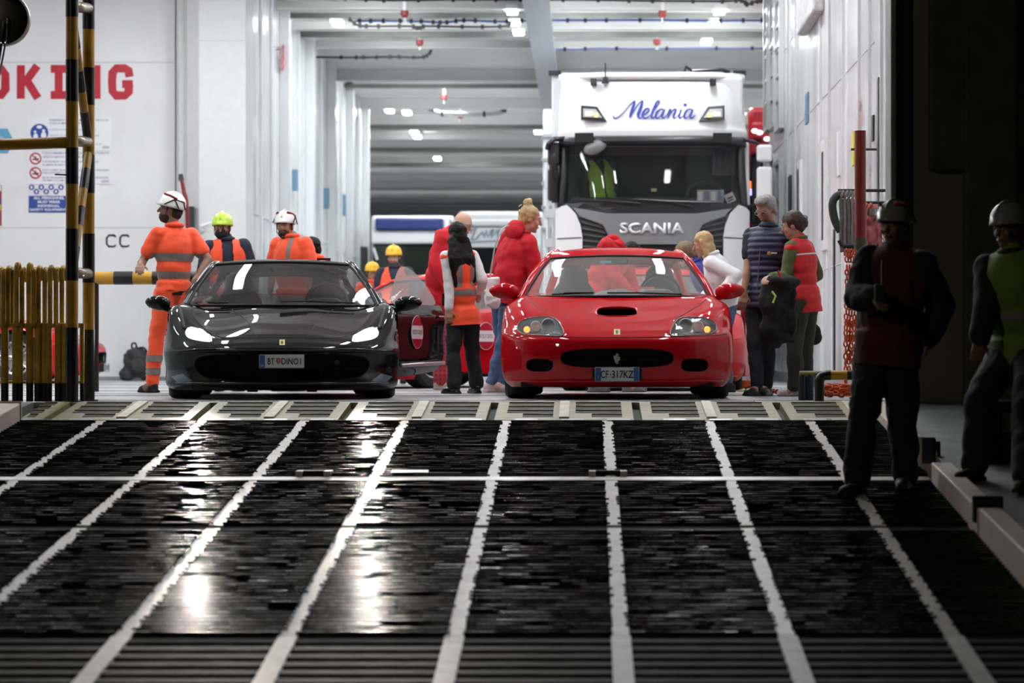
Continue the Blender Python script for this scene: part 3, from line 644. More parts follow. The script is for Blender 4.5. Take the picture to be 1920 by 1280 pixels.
def cabin(t, by, bz, w, seat_m, dash_m, sy=2.35, sz=.42):
    b = MB()
    P = [(-w,bz-.03),(-w*.5,bz+.005),(w*.2,bz+.01),(w*.35,bz+.06),(w*.62,bz+.06),(w*.75,bz+.0),(w,bz-.03),(w,bz-.3),(-w,bz-.3)]
    b.prism(P, by+.15, by+.55); b.build('dashboard', dash_m, t, bevel=.03)
    for x in (-.38, .38): seatmesh(t, x, sy, sz, seat_m)
    b = MB(); pts = [(.38+.18*cos(2*pi*k/24), by+.72+.03*sin(2*pi*k/24), bz+.02+.18*sin(2*pi*k/24)) for k in range(24)]
    b.tube(pts, .014, 8, cyc=True); b.cyl((.38,by+.7,bz+.02),(.38,by+.5,bz-.02),.05,.06); b.box((.38,by+.71,bz+.02),(.32,.02,.03)); b.box((.38,by+.71,bz-.06),(.03,.02,.16)); b.build('steering_wheel', mat('wheel_black',(.02,.02,.02),.5), t, smooth=False)
    b = MB(); b.box((0, by+.85, bz+.02+ .3), (.2,.04,.055)); b.build('rear_view_mirror', blackm, t, bevel=.02)
    b = MB(); b.box((0, 2.9, bz-.25), (1.5, .04, .55)); b.b2((-.8, by+.2, .14), (.8, 3.4, .2)); b.build('cabin_lining', mat('lining_dark', (.03,.03,.035), .8), t)
def cmirror(t, s_, x, y, z, paint, sz=(.125,.075,.068), base=None):
    b = MB(); P = []
    n = 16; rings = []
    for (u, k) in ((-1.0,.25),(-.8,.68),(-.4,.93),(0,1),(.4,.95),(.8,.66),(1.0,.2)):
        rings.append([(x+s_*u*sz[0], y+k*sz[1]*sin(a)*.9, z+k*sz[2]*cos(a)*(1-.15*u)+.008*u) for a in [2*pi*q/n for q in range(n)]])
    vs = [V(p) for r in rings for p in r]; m = len(rings)
    fs = [(j*n+k, j*n+(k+1) % n, (j+1)*n+(k+1) % n, (j+1)*n+k) for j in range(m-1) for k in range(n)]+[tuple(range(n)), tuple(range((m-1)*n, m*n))]
    b.add(vs, fs)
    bb = base or (x-s_*.2, y+.05, z-.1); mid = (x-s_*.1, y+.02, z-.055)
    b.tube(cr([bb, mid, (x-s_*.03, y, z-.03)], 4), [.03]*3+[.024]*6, 8); o = b.build('door_mirror', paint, t, smooth=True)
    b = MB(); b.box((x, y+sz[1]*.9, z), (sz[0]*1.5, .01, sz[2]*1.3)); b.build('mirror_glass', chrome, o)
def plate(t, w, h, c, items, name='number_plate', bands=(), fr=.006):
    b = MB(); b.box(c, (w+2*fr, .012, h+2*fr)); o = b.build(name, mat('plate_frame_grey', (.25,.27,.3), .4), t, bevel=.004)
    b = MB(); b.box((c[0], c[1]-.007, c[2]), (w, .006, h)); b.build('plate_face', mat('plate_white', (.66,.69,.70), .35), o)
    for (x0, x1) in bands: b = MB(); b.box((c[0]+(x0+x1)/2, c[1]-.0105, c[2]), (x1-x0, .003, h)); b.build('plate_band', mat('plate_blue', (.03,.10,.30), .4), o)
    for (s_, x, ww, hh, m_, dz) in items: text(s_, 'lettering', m_, o, c[0]+x, c[2]+dz, ww, hh, y=c[1]-.0125, off=.012, ext=.001)
    return o
ink = mat('ink_black', (0.01,0.01,0.01), 0.5)
PAINT = {}
def paint(name, col):
    return mat(name, col, 0.4, 0.0, coat=.62, spec=.0)
def arches(sh, yf, yr, r, zc):
    for y in (yf, yr):
        poly = [(y+r*cos(a), zc+r*sin(a)) for a in [2*pi*k/28 for k in range(28)]]
        for s_ in (-1, 1): sh.cut(poly, 'x', side=s_)
def build575(name, label, pm, full=True):
    t = thing(name, label, 'car'); sh = Shell(net575())
    hl = smoothpoly([(.435,.518),(.60,.520),(.74,.527),(.80,.55),(.815,.59),(.79,.635),(.70,.668),(.56,.672),(.475,.63)], 4)
    mouth = oval(0, .335, .455, .078, 36, 3.2); fog = oval(.625, .278, .11, .052, 24, 3)
    hole = {'hl': [hl, mir(hl)], 'm': [mouth], 'f': [fog, mir(fog)]}
    # bonnet scoop is cut out of the skin too
    scoop = oval(0, .715, .170, .036, 28, 3.5)
    for g in hole.values():
        for p in g: sh.cut(p, hi=1.2)
    sh0 = Shell(net575())
    sh.cut(scoop, lo=.25, hi=1.4)
    arches(sh, 1.0, 3.5, .37, .34)
    b = MB(); b.add(sh.vs, sh.fs); b.build('body', pm, t, smooth=True)
    head = mat('lamp_housing_grey', (.16,.17,.18), .25, .6); lens = mat('lamp_lens', (.6,.63,.66), .06, .2); clear = mat('lamp_cover', (.9,.92,.92), .02, alpha=.12, spec=.9)
    for p in hole['m']: sh0.bucket(p, .16, .93).build('grille_opening', blackm, t, smooth=True)
    for p in hole['f']: sh0.bucket(p, .10, .9).build('fog_intake', blackm, t, smooth=True)
    for i, p in enumerate(hole['hl']):
        s_ = 1 if i == 0 else -1
        h = sh0.bucket(p, .05, .88).build('headlight', head, t, smooth=True)
        sh0.patch(p, .002).build('headlight_cover', clear, h, smooth=True)
        b = MB(); c = sh0.at(s_*.56, .60)
        b.lathe([(.0,.06),(.04,.05),(.058,.02),(.062,-.004),(.049,-.006),(.05,.015),(.03,.03),(0,.032)], (s_*.56, c.y+.035, .60), 'Y', 22); b.build('lamp_reflector', lens, h, smooth=True)
        b = MB(); b.lathe([(.0,.05),(.035,.04),(.045,.0),(.04,-.004),(.03,.01),(0,.012)], (s_*.665, c.y+.13, .595), 'Y', 22); b.build('lamp_reflector', lens, h, smooth=True)
        b = MB(); c = sh0.at(s_*.735, .568); b.sph((s_*.735, c.y+.03, .568), (.026,.012,.026)); b.build('amber_side_light', mat('amber_glow', (1,.3,.05), .3, emit=5, ecol=(1,.13,.015)), h, smooth=True)
        b = MB(); b.tube(sh0.outline(p, .002), .005, 5, cyc=True); b.build('headlight_rim', mat('rim_dark', (.1,.02,.02), .3), h, smooth=True)
    # scoop mouth, with a raised hood rim
    P = sh0.outline(scoop); n = len(P)
    b = MB(); A = P; Bk = [V((p.x*.95, p.y+.25, min(p.z+.02, .70+(p.z-.715)*.6))) for p in P]; b.add(A+Bk, [(k,(k+1) % n,n+(k+1) % n,n+k) for k in range(n)]+[tuple(range(n,2*n))]); b.build('bonnet_scoop', blackm, t, smooth=False)
    b = MB(); b.tube([p+V((0,-.004,.004 if p.z > .715 else 0)) for p in P], [.013 if p.z > .715 else .006 for p in P], 8, cyc=True); b.build('scoop_rim', pm, t, smooth=True)
    seam_m = mat('seam_black', (.02,.01,.01), .6)
    b = sh0.seam([(-.90,.533),(-.80,.52),(-.44,.508),(-.2,.503),(0,.502),(.2,.503),(.44,.508),(.80,.52),(.90,.533)], .0035)
    for s_ in (-1, 1):
        c = sh0.seam([(s_*.435,.515),(s_*.47,.64),(s_*.56,.70),(s_*.66,.76),(s_*.78,.85)], .003); b.add(c.v, c.f)
    b.build('panel_gap', seam_m, t, smooth=True)
    # bumper lip and splitter
    b = MB(); b.tube([sh0.at(x, .152)+V((0,-.004,0)) for x in [-.86+.086*k for k in range(21)]], .012, 6); b.build('bumper_lip', pm, t, smooth=True)
    b = MB(); b.b2((-.78,.25,.10),(.78,.7,.16)); b.b2((-.62,.7,.12),(.62,4.3,.3)); b.build('underbody', blackm, t)
    if full:
        f = lambda x, z: sh0.at(x, z)+V((0,-.010,0))
        b = MB(); c = sh0.at(0,.55)
        b.prism([(-.026,.524),(.026,.524),(.026,.570),(-.026,.570)], 0, 1, lambda x,y,z: sh0.at(x,z)+V((0,-.007+.006*y,0))); e = b.build('bonnet_badge', mat('badge_yellow', (.55,.50,.18), .4), t)
        horse(MB(), 0, .547, .036, f).build('horse_emblem', ink, e)
        c = sh0.at(0, .26)
        horse(MB(), 0, .332, .085, lambda x, z: V((x, c.y-.01, z))).build('chrome_horse', mat('horse_silver',(.5,.52,.5),.4,.3), t)
        pl = plate(t, .345, .105, (0, c.y-.045, .205), [('CF', -.085-.015, .062, .062, ink, 0), ('317KZ', .045, .175, .062, ink, 0), ('·', -.052, .012, .012, ink, 0)], bands=((-.1725,-.128),(.133,.1725)))
        text('I', 'lettering', sign_w, pl, -.15, .182, None, .02, y=c.y-.057, ext=0)
        b = MB(); b.box((0, c.y-.0, .205), (.40,.07,.09)); b.build('plate_bracket', blackm, t)
    by, bz = 1.42, .868
    greenhouse(t, dict(base=(.785,1.45,.855,1.2), top=(.585,2.08,1.20,1.95), roof=1.32, ry=2.6, rw=.50, rear=(3.3,0,.95), pr=.036), pm)
    for s_ in (-1, 1):
        c = MB()
    cabin(t, 1.35, .86, .72, mat('seat_dark', (.045,.048,.055), .7), mat('dash_grey', (.10,.11,.115), .7))
    for s_ in (-1, 1):
        b = MB(); b.tube([(s_*.55, 1.32, .876), (s_*.2, 1.24, .886), (-.08 if s_ > 0 else -.45, 1.2, .885)], .007, 6); b.build('wiper', blackm, t)
    cmirror(t, -1, -.965, 1.5, .905, pm, base=(-.80,1.6,.84)); cmirror(t, 1, .965, 1.5, .905, pm, base=(.80,1.6,.84))
    rim = mat('alloy_silver', (.5,.5,.52), .25, .9)
    for y in (1.0, 3.5):
        for s_ in (-1, 1): wheel(t, s_*.805, y, .335, .25, rim)
    return t
red_paint = paint('red_car_paint', (.46,.006,.012)); black_paint = paint('black_car_paint', (.010,.0105,.012))
car575 = build575('sports_car', 'glossy red two-door sports car with bonnet scoop and amber side lights, front plate CF 317KZ', red_paint)
car575.location = (SX(1157, 24), 24.0, 0)
# things inside the red car's windscreen
b = MB(); b.add(*lattice([[(-.25+.1*i, 1.75+.02*j, .86+.07*sin(pi*i/5)*sin(pi*j/4)+.015*sin(3*i+2*j)) for i in range(6)] for j in range(5)], 3, 3, False)); jk = b.build('folded_jacket', mat('jacket_grey', (.22,.23,.25), .8), smooth=True); jk.location = car575.location+V((.02,-.02,.0)); tag(jk, 'crumpled grey jacket on the dashboard of the red sports car', 'jacket')
b = MB(); b.prism([(.20,.90),(.42,.895),(.43,.925),(.21,.93)], 1.62, 1.625); o = b.build('paper', mat('paper_white', (.8,.8,.8), .6)); o.location = car575.location; tag(o, 'white paper and orange card lying behind the red car windscreen', 'paper')
b = MB(); b.prism([(.22,.932),(.34,.93),(.34,.945),(.22,.947)], 1.63, 1.635); b.build('orange_card', mat('card_orange', (.8,.12,.02), .5), o)
b = MB(); b.prism([(-.13,1.158),(-.03,1.158),(-.03,1.178),(-.13,1.178)], 1.865, 1.87); o = b.build('windscreen_tag', mat('tag_cyan', (.1,.5,.65), .4)); o.location = car575.location; tag(o, 'small cyan toll tag stuck at the top of the red car windscreen', 'tag')

def build458():
    t = thing('sports_car', 'glossy black two-door sports car with lit white headlights and plate BT DINO1', 'car'); pm = black_paint; sh = Shell(net458()); sh0 = Shell(net458())
    # headlight slit and the vent strip that runs up the wing
    hl = smoothpoly([(.575,.465),(.70,.480),(.765,.505),(.785,.545),(.76,.585),(.70,.58),(.61,.535),(.575,.51)], 4)
    mouth = smoothpoly([(-.60,.175),(-.3,.165),(0,.165),(.3,.165),(.60,.175),(.70,.26),(.66,.345),(.4,.365),(0,.372),(-.4,.365),(-.66,.345),(-.70,.26)], 3)
    hls = [hl, mir(hl)]
    for p in hls+[mouth]: sh.cut(p, hi=1.0)
    arches(sh, .98, 3.55, .385, .345)
    b = MB(); b.add(sh.vs, sh.fs); b.build('body', pm, t, smooth=True)
    g = sh0.bucket(mouth, .14, .94).build('grille_opening', blackm, t, smooth=True)
    b = MB()
    for k in range(9): z = .18+.02*k; b.tube([(-.62, .22, z), (0, .14, z), (.62, .22, z)], .0025, 4)
    b.build('grille_bars', mat('grille_bar_black', (.02,.02,.02), .4), g, kind='stuff')
    for s_ in (-1, 1): MB().tube([sh0.at(s_*.3,.17)+V((0,.03,0)), sh0.at(s_*.36,.36)+V((0,.03,0))], .012, 6).build('grille_strut', pm, t)
    clear = MATS['lamp_cover']
    for i, p in enumerate(hls):
        s_ = 1 if i == 0 else -1
        h = sh0.bucket(p, .04, .9).build('headlight', mat('lamp_silver', (.55,.57,.6), .15, .7), t, smooth=True)
        sh0.patch(p, .002).build('headlight_cover', clear, h, smooth=True)
        c = sh0.at(s_*.705, .535); b = MB(); b.sph((s_*.705, c.y+.025, .535), (.055,.02,.030)); b.build('lit_projector', mat('headlight_glow', (1,1,1), .3, emit=140, ecol=(.93,.95,1)), h, smooth=True)
        b = MB(); b.box((s_*.625, c.y+.01, .505), (.05,.03,.025)); b.build('side_light', mat('drl_glow', (1,1,1), .3, emit=14, ecol=(.95,.97,1)), h, bevel=.006)
        b = MB(); b.tube(sh0.outline(p, .002), .004, 5, cyc=True); b.build('headlight_rim', mat('rim_bright', (.6,.6,.62), .2, .8), h, smooth=True)
        # slatted vent strip on the wing
        pts = [(s_*(.80+.05*k/9), .585+.165*k/9) for k in range(10)]
        v = MB().tube([sh0.at(*q)+V((0,-.001,0)) for q in pts], .018, 6).build('wing_vent', blackm, t, smooth=True)
        for q in pts[1:9]:
            c2 = sh0.at(*q); b = MB(); b.box(c2+V((0,-.018,0)), (.030,.006,.009)); b.build('vent_lamp', mat('vent_grey', (.35,.36,.38), .3, .5), v)
    # brake-lamp and winglet bits at the bumper corners
    for s_ in (-1, 1):
        wp = [(s_*.84,.135),(s_*.72,.15),(s_*.80,.21),(s_*.90,.185)]
        sh0.patch(wp if s_ > 0 else wp[::-1], .006, 2).build('corner_flap', mat('flap_bluegrey', (.10,.14,.18), .2), t, smooth=True)
    b = sh0.seam([(-.86,.395),(-.6,.41),(-.3,.402),(-.15,.400),(0,.399),(.15,.400),(.3,.402),(.6,.41),(.86,.395)], .003); b.build('nose_crease', chrome if False else mat('crease_dark', (.05,.05,.055), .2), t, smooth=True)
    b = sh0.seam([(-.20,.50),(0,.503),(.20,.50)], .003)
    for s_ in (-1, 1):
        for pl_ in ([(s_*.20,.50),(s_*.24,.56),(s_*.30,.65),(s_*.42,.74)], [(s_*.20,.50),(s_*.45,.50),(s_*.56,.53),(s_*.68,.62),(s_*.74,.70),(s_*.74,.77)]):
            c = sh0.seam(pl_, .0028); b.add(c.v, c.f)
    b.build('panel_gap', mat('gap_black', (.002,.002,.002), .7), t, smooth=True)
    b = MB(); b.tube([sh0.at(x, .135)+V((0,-.012,-.002)) for x in [-.86+.086*k for k in range(21)]], .008, 6); b.build('splitter_edge', mat('splitter_gloss', (.03,.03,.032), .12), t, smooth=True)
    b = MB()
    for (x0, x1, z0) in ((-.72,-.28,.075),(-.28,-.20,.062),(.20,.28,.062),(.28,.72,.075),(-.2,.2,.095)): b.b2((x0,.12,z0),(x1,.6,.13))
    b.b2((-.62,.6,.10),(.62,4.3,.3)); b.build('underbody', blackm, t)
    f = lambda x, z: sh0.at(x, z)+V((0,-.008,0))
    b = MB(); b.prism([(-.022,.440),(.022,.440),(.022,.485),(-.022,.485)], 0, 1, lambda x,y,z: sh0.at(x,z)+V((0,-.006+.005*y,0))); e = b.build('bonnet_badge', mat('badge_yellow2', (.6,.55,.12), .4), t)
    horse(MB(), 0, .462, .034, f).build('horse_emblem', ink, e)
    y = sh0.at(0,.38).y-.03
    pl = plate(t, .352, .100, (-.003, y, .309), [('BT', -.085, .055, .052, ink, 0), ('DINO1', .075, .155, .052, ink, 0)], bands=((-.176,-.135),))
    text('SK', 'lettering', sign_w, pl, -.158, .275, .026, .014, y=y-.013, ext=0)
    b = MB(); b.prism([(-.045,.335),(-.015,.335),(-.013,.305),(-.03,.285),(-.047,.305)], y-.011, y-.013); b.build('shield_emblem', mat('shield_red', (.35,.02,.03), .4), pl)
    b = MB(); b.b2((-.0325,y-.0135,.298),(-.0275,y-.0145,.328)); b.b2((-.038,y-.0135,.316),(-.022,y-.0145,.320)); b.build('shield_cross', sign_w, pl)
    b = MB(); b.box((0, y+.03, .31), (.34,.05,.09)); b.build('plate_bracket', blackm, t)
    b = MB(); b.lathe([(.0,-.0),(.018,0),(.024,.004),(.024,.012)], (.44, .115, .30), 'Y', 18); b.build('tow_eye_cap', steel_d, t)
    global glass
    g0 = glass; glass = mat('tinted_glass', (.012,.014,.015), .02, alpha=.62, spec=.9)
    greenhouse(t, dict(base=(.80,1.22,.775,1.0), top=(.585,2.05,1.145,1.9), roof=1.205, ry=2.4, rw=.52, rear=(3.0,0,.93), pr=.030, chrome=True), pm, hide=(1,)); glass = g0
    cabin(t, 1.15, .785, .74, mat('seat_black', (.02,.02,.022), .6), mat('dash_black', (.035,.037,.04), .55), sy=2.2, sz=.36)
    b = MB(); b.tube([(.60,1.07,.80),(.2,.98,.812),(-.02,.96,.81)], .007, 6); b.build('wiper', blackm, t)
    b = MB(); b.tube([(-.45,1.04,.80),(-.62,1.10,.80)], .009, 6); b.build('wiper', blackm, t)
    cmirror(t, -1, -1.045, 1.28, .80, pm, (.105,.075,.062), base=(-.84,1.32,.77)); cmirror(t, 1, 1.065, 1.28, .80, pm, (.115,.075,.062), base=(.86,1.32,.77))
    rim = mat('alloy_grey', (.25,.25,.27), .25, .9)
    wheel(t, -.80, .98, .34, .27, rim); wheel(t, .80, .98, .34, .27, rim); wheel(t, -.80, 3.55, .34, .30, rim); wheel(t, .80, 3.55, .34, .30, rim)
    b = MB(); b.b2((.30,2.25,1.195),(.42,2.4,1.215)); b.build('roof_sticker', mat('dark_red', (.2,.01,.01), .4), t)
    # the open driver's door, hinged at the front right pillar
    a = R(23); dx, dy = sin(a), cos(a); hx, hy = .945, 1.42
    def dp(u, v, z): return (hx+u*dx+v*dy, hy+u*dy-v*dx, z)
    rows = []
    for z, v in ((.16,-.05),(.22,.0),(.36,.03),(.52,.025),(.68,.04),(.80,.0)):
        rows.append([dp(u, v+(0.02*sin(pi*u/1.2)), z+(0 if z > .3 else .05*u)) for u in (0,.3,.6,.9,1.15)])
    vs, fs = lattice(rows, 4, 4, False); b = MB(); b.add(vs, fs); n = len(vs); b.add([v+V((-.09*dy, .09*dx, 0)) for v in vs], [tuple(reversed(q)) for q in fs]); 
    K = 17; nr = n//K; edge = [j*K for j in range(nr)]+[(nr-1)*K+i for i in range(1, K)]+[j*K+K-1 for j in range(nr-2, -1, -1)]+[i for i in range(K-2, 0, -1)]
    b.f += [(edge[k], edge[(k+1) % len(edge)], n+edge[(k+1) % len(edge)], n+edge[k]) for k in range(len(edge))]
    d = b.build('door', pm, t); autosmooth(d, 40)
    wpts = [(0.02,.80),(.30,.98),(.62,1.12),(.85,1.13),(1.05,1.02),(1.14,.84),(.9,.80)]
    b = MB(); b.prism(smoothpoly(wpts, 3), 0, .006, lambda u, v, z: dp(u, -.02-v-(z-.8)*.5, z)); b.build('door_window', mat('door_glass', (.25,.27,.27), .03, alpha=.55, spec=.9), d)
    b = MB(); b.tube([dp(u, .055, .27+.02*u) for u in (.05,.6,1.1)], .018, 6); b.build('sill_stripe', mat('silver_stripe', (.6,.6,.62), .3, .5), d, smooth=True)
    rot = M(((dx, dy, 0), (dy, -dx, 0), (0, 0, 1)))
    st = sticker(d, dp(.42, .055, .56), .145, M.Identity(3)); 
    for o_ in [st]+list(st.children):
        for v in o_.data.vertices:
            l = v.co-V(dp(.42,.055,.56)); v.co = V(dp(.42+l.x, .055-l.y, .56+l.z))
    b = MB(); b.tube([dp(.95,.06,.70), dp(1.0,.085,.70), dp(1.08,.06,.70)], .01, 6); b.build('door_handle', chrome, d)
    return t
car458 = build458(); car458.location = (SX(529, 24.0), 24.0, 0); car458.rotation_euler = (0,0,R(5.7)); car575.rotation_euler = (0,0,R(-.5))
for s_ in (-1, 1):
    hp_ = M.Rotation(R(5.7),3,'Z') @ V((s_*.705, .20, .535))+car458.location; hx = hp_.x
    spot('headlight_beam', hp_, (hx*12/24, 12, .45), 780, 27, (1,.88,.76), .035, .8)
# other cars: copies of the red one
c3 = copy_tree(car575); c3.location = (.665, 30.0, 0); c3.name = 'sports_car'; c3['label'] = 'second red car nose-on behind the red sports car, only mirror and door edge showing'
a = R(17)
b = MB(); b.add(*lattice([[(1.0+u*sin(a)*.9, 1.6+u*cos(a), z) for u in (0,.5,1.1)] for z in (.14,.5,.86)], 3, 3, False)); b.add(*lattice([[(.95+u*sin(a)*.9, 1.6+u*cos(a), z) for u in (0,.5,1.1)] for z in (.14,.5,.86)], 3, 3, False)); b.build('open_door', paint('pinkish_red_paint', (.5,.04,.06)), c3, smooth=True)
c4 = copy_tree(car575); c4.rotation_euler = (0,0,R(-36)); c4.name = 'sports_car'
c4.location = (-3.02, 32.6, 0); c4['label'] = 'red coupe turned left behind the woman in the orange vest, round sticker on its door'
rot = M.Rotation(R(90), 3, 'Z')
st = sticker(c4, (0.99, 1.85, .58), .155, rot)
c5 = copy_tree(car575); c5.rotation_euler = (0,0,R(90)); c5.location = (SX(194, 40), 40.0, 0); c5.name = 'sports_car'; c5['label'] = 'red car parked side-on behind the yellow tube rail, nose by the striped post'
# ================================================================ THE WHITE TRUCK
TY = 38.0; TS = FPX/TY
def tq(cx_, cy_): return ((980+cx_/3.122-1224)/TS, SZ(90+cy_/3.122, TY))      # lateral and height from a measured point
def tcurve(x, k=.30): return k*(abs(x)/1.22)**4
truck = thing('truck', 'white articulated truck with a blue name on the roof and a grey grille', 'truck', (SX(1224, TY), TY, 0))
tw = mat('truck_white', (.78,.80,.82), .25, coat=.6); tg = mat('truck_grey', (.20,.21,.22), .4, .2); tb = mat('truck_black', (.015,.016,.018), .3)
def tmesh(poly, y0=0., th=.05, k=.30, lean=0.0, z0=0): 
    mb = MB(); P = [tq(*p) for p in poly]
    bm = bmesh.new(); vs = [bm.verts.new((p[0],0,p[1])) for p in P]; f = bm.faces.new(vs); bmesh.ops.triangulate(bm, faces=[f])
    for _ in range(3):
        es = [e for e in bm.edges if abs(e.verts[0].co.x-e.verts[1].co.x) > .15]
        if not es: break
        bmesh.ops.subdivide_edges(bm, edges=es, cuts=1); bmesh.ops.triangulate(bm, faces=bm.faces)
    r = bmesh.ops.extrude_face_region(bm, geom=bm.faces[:]); nv = [g for g in r['geom'] if isinstance(g, bmesh.types.BMVert)]
    for v in bm.verts: v.co.y = y0+tcurve(v.co.x, k)+lean*(v.co.z-z0)
    for v in nv: v.co.y += th
    bmesh.ops.recalc_face_normals(bm, faces=bm.faces); bm.verts.index_update(); mb.add([v.co.copy() for v in bm.verts], [tuple(v.index for v in q.verts) for q in bm.faces]); bm.free(); return mb
def mirp(p): return [(1524-a, b) for a, b in p][::-1]
cab = MB(); zt = tq(0,150)[1]; zw = tq(0,520)[1]; zb_ = tq(0,940)[1]
b = MB(); b.b2((-1.17,.35,zw-.1),(1.17,2.2,zt)); b.b2((-1.2,.5,.5),(-1.12,2.2,zw)); b.b2((1.12,.5,.5),(1.2,2.2,zw)); b.b2((-1.2,2.1,.5),(1.2,2.2,zw)); b.b2((-1.2,.4,.5),(1.2,2.2,zb_-.05)); b.build('cab_body', tw, truck, bevel=.05)
# roof header with rounded corners
rows = []
for (cy_, y, w) in ((512,.0,1.20),(470,.0,1.21),(440,.05,1.20),(330,.12,1.19),(220,.22,1.17),(185,.28,1.16),(178,.5,1.15)):
    rows.append([(w*u, y+.32*abs(u)**5, tq(0,cy_)[1]-.03*abs(u)**6) for u in (-1,-.93,-.8,-.5,0,.5,.8,.93,1)])
b = MB(); b.add(*lattice(rows, 5, 5, False)); b.build('roof_panel', tw, truck, smooth=True)
b = MB(); b.add(*lattice([[(x, y+.3*abs(x/1.17)**6, tq(0,cy_)[1]) for x in (-1.2,-1.05,-.6,0,.6,1.05,1.2)] for cy_, y in ((172,.28),(150,.25),(125,.36),(118,.6))], 4, 5, False)); b.build('roof_deflector', tw, truck, smooth=True)
b = MB(); b.b2((-1.12,.36,tq(0,176)[1]-.02),(1.12,.6,tq(0,172)[1]+.02)); b.build('roof_gap', tb, truck)
for x in (415,1118):
    q = tq(x,190); b = MB(); b.box((q[0], .22, q[1]), (.08,.1,.09)); b.build('deflector_clip', steel_d, truck, bevel=.01)
q = tq(485,190); b = MB(); b.cyl((q[0],.2,q[1]-.02),(q[0],.2,q[1]+.06),.05,.03); b.cyl((q[0],.2,q[1]),(q[0],.2,tq(0,78)[1]),.009); b.build('aerial', tb, truck)
# aerial light housings
L0 = [(341,332),(437,340),(492,428),(341,420)]; L1 = [(354,352),(428,356),(466,408),(354,404)]
for k, (a_, c_) in enumerate(((L0,L1),(mirp(L0),mirp(L1)))):
    o = tmesh(a_, .02, .06, .0, .24, tq(0,440)[1]).build('roof_lamp', tb, truck, bevel=.006)
    o2 = tmesh(c_, -.005, .03, .0, .24, tq(0,440)[1]).build('lamp_glass', mat('roof_lamp_glass', (.55,.6,.62), .1, .3), o)
    for (qx, qy, qm) in ((378,385,'w'),(400,385,'w'),(430,394,'y')):
        if k: qx = 1524-qx
        p = tq(qx,qy); b = MB(); b.box((p[0], .005+.0, p[1]), (.05,.05,.05)); b.build('led_unit', mat('roof_led_'+qm, (1,1,.9) if qm == 'w' else (1,.8,.3), .3, emit=.7), o, bevel=.01)
# the painted name
ML = [[(535,395,4),(531,402,4),(540,409,5),(560,403,5),(590,375,4),(625,332,4),(658,303,5)],[(658,303,5),(648,340,11),(635,382,12),(628,406,6)],[(628,406,4),(650,368,4),(680,322,4),(704,301,5)],[(704,301,5),(694,340,11),(679,382,13),(678,402,8),(688,408,5),(704,393,4)],
 [(704,393,4),(726,378,5),(741,361,6),(733,350,6),(716,360,8),(702,385,10),(707,403,8),(722,408,6),(750,390,4)],
 [(750,390,4),(778,350,4),(800,314,5),(795,304,6),(783,318,8),(765,362,10),(755,394,10),(762,408,6),(782,392,4)],
 [(826,362,7),(812,354,5),(790,370,9),(780,397,9),(791,409,6),(810,390,4),(830,358,4)],[(832,356,6),(820,385,10),(817,402,8),(826,408,5),(845,390,4)],
 [(845,390,4),(858,362,5),(866,357,7),(858,382,9),(850,408,6)],[(853,398,4),(876,366,4),(893,355,7),(897,366,9),(886,390,9),(884,404,7),(893,408,5),(910,392,4)],
 [(910,392,4),(930,357,5)],[(930,357,6),(920,385,10),(916,402,8),(924,408,5),(940,394,4)],
 [(992,362,7),(978,354,5),(956,370,9),(946,397,9),(957,409,6),(976,390,4),(996,358,4)],[(998,356,6),(986,385,10),(983,402,8),(992,408,5),(1012,388,4)]]
mb = MB()
_rv, _rf = lattice(rows, 5, 5, False); rbvh = BVHTree.FromPolygons([tuple(v) for v in _rv], _rf)
def tf(x, y, z):
    h = rbvh.ray_cast(V((x, -3, z)), V((0,1,0)))[0]; return V((x, (h.y if h else .1)+y-.012, z))
def densify(pl):
    return [tuple(q) for q in cr([(a, b_, w) for a, b_, w in pl], 4)]
strokes(mb, [[(*tq(p[0],p[1]), p[2]*1.5/3.122/TS) for p in densify(pl)] for pl in ML], .02, y=0, th=.004, f=tf)
c = tq(953,329); mb.prism(oval(c[0], c[1], .02, .02, 12, 2), 0, -.004, tf)
mb.build('name_lettering', mat('name_blue', (.015,.03,.30), .35), truck)
# visor, screen, cowl
b = MB(); b.add(*lattice([[(x, y+tcurve(x,.35), tq(0,cy_)[1]) for x in (-1.2,-1.08,-.7,0,.7,1.08,1.2)] for cy_, y in ((510,.02),(525,-.10),(555,-.12),(575,-.04))], 4, 5, False)); b.build('sun_visor', tb, truck, smooth=True)
for x in (360,1168): q = tq(x,520); b = MB(); b.box((q[0],-.08,q[1]-.02),(.24,.06,.13)); b.build('visor_bracket', blackm, truck, bevel=.01)
b = MB(); b.add(*lattice([[(x, y+tcurve(x,.35), tq(0,cy_)[1]) for x in (-1.12,-1.0,-.6,0,.6,1.0,1.12)] for cy_, y in ((565,.03),(740,-.02),(905,-.06))], 4, 5, False)); ws = b.build('windscreen', mat('truck_glass', (.02,.025,.024), .03, alpha=.42, spec=.8), truck, smooth=True)
for s_ in (-1, 1):
    b = MB(); b.tube(cr([(s_*1.13, .28, tq(0,560)[1]), (s_*1.14,.24,tq(0,740)[1]), (s_*1.17,.22,tq(0,930)[1])], 5), .055, 10); b.build('pillar_frame', tb, truck, smooth=True)
    b = MB(); b.tube(cr([(s_*1.205, .34, tq(0,540)[1]), (s_*1.21,.30,tq(0,740)[1]), (s_*1.22,.28,tq(0,930)[1])], 5), .035, 8); b.build('pillar_trim', tw, truck, smooth=True)
for (pa, pb, pc) in (((330,893),(500,900),(690,912)),((640,888),(860,900),(1110,908)),((860,900),(980,930),(1000,945))):
    b = MB(); b.tube([(tq(*p)[0], -.1, tq(*p)[1]) for p in (pa,pb,pc)], .014, 6); b.build('wiper', tb, truck)
tmesh([(232,905),(1290,905),(1300,935),(1225,940),(1020,972),(500,972),(300,940),(225,930)], -.05, .2, .3).build('cowl', tb, truck)
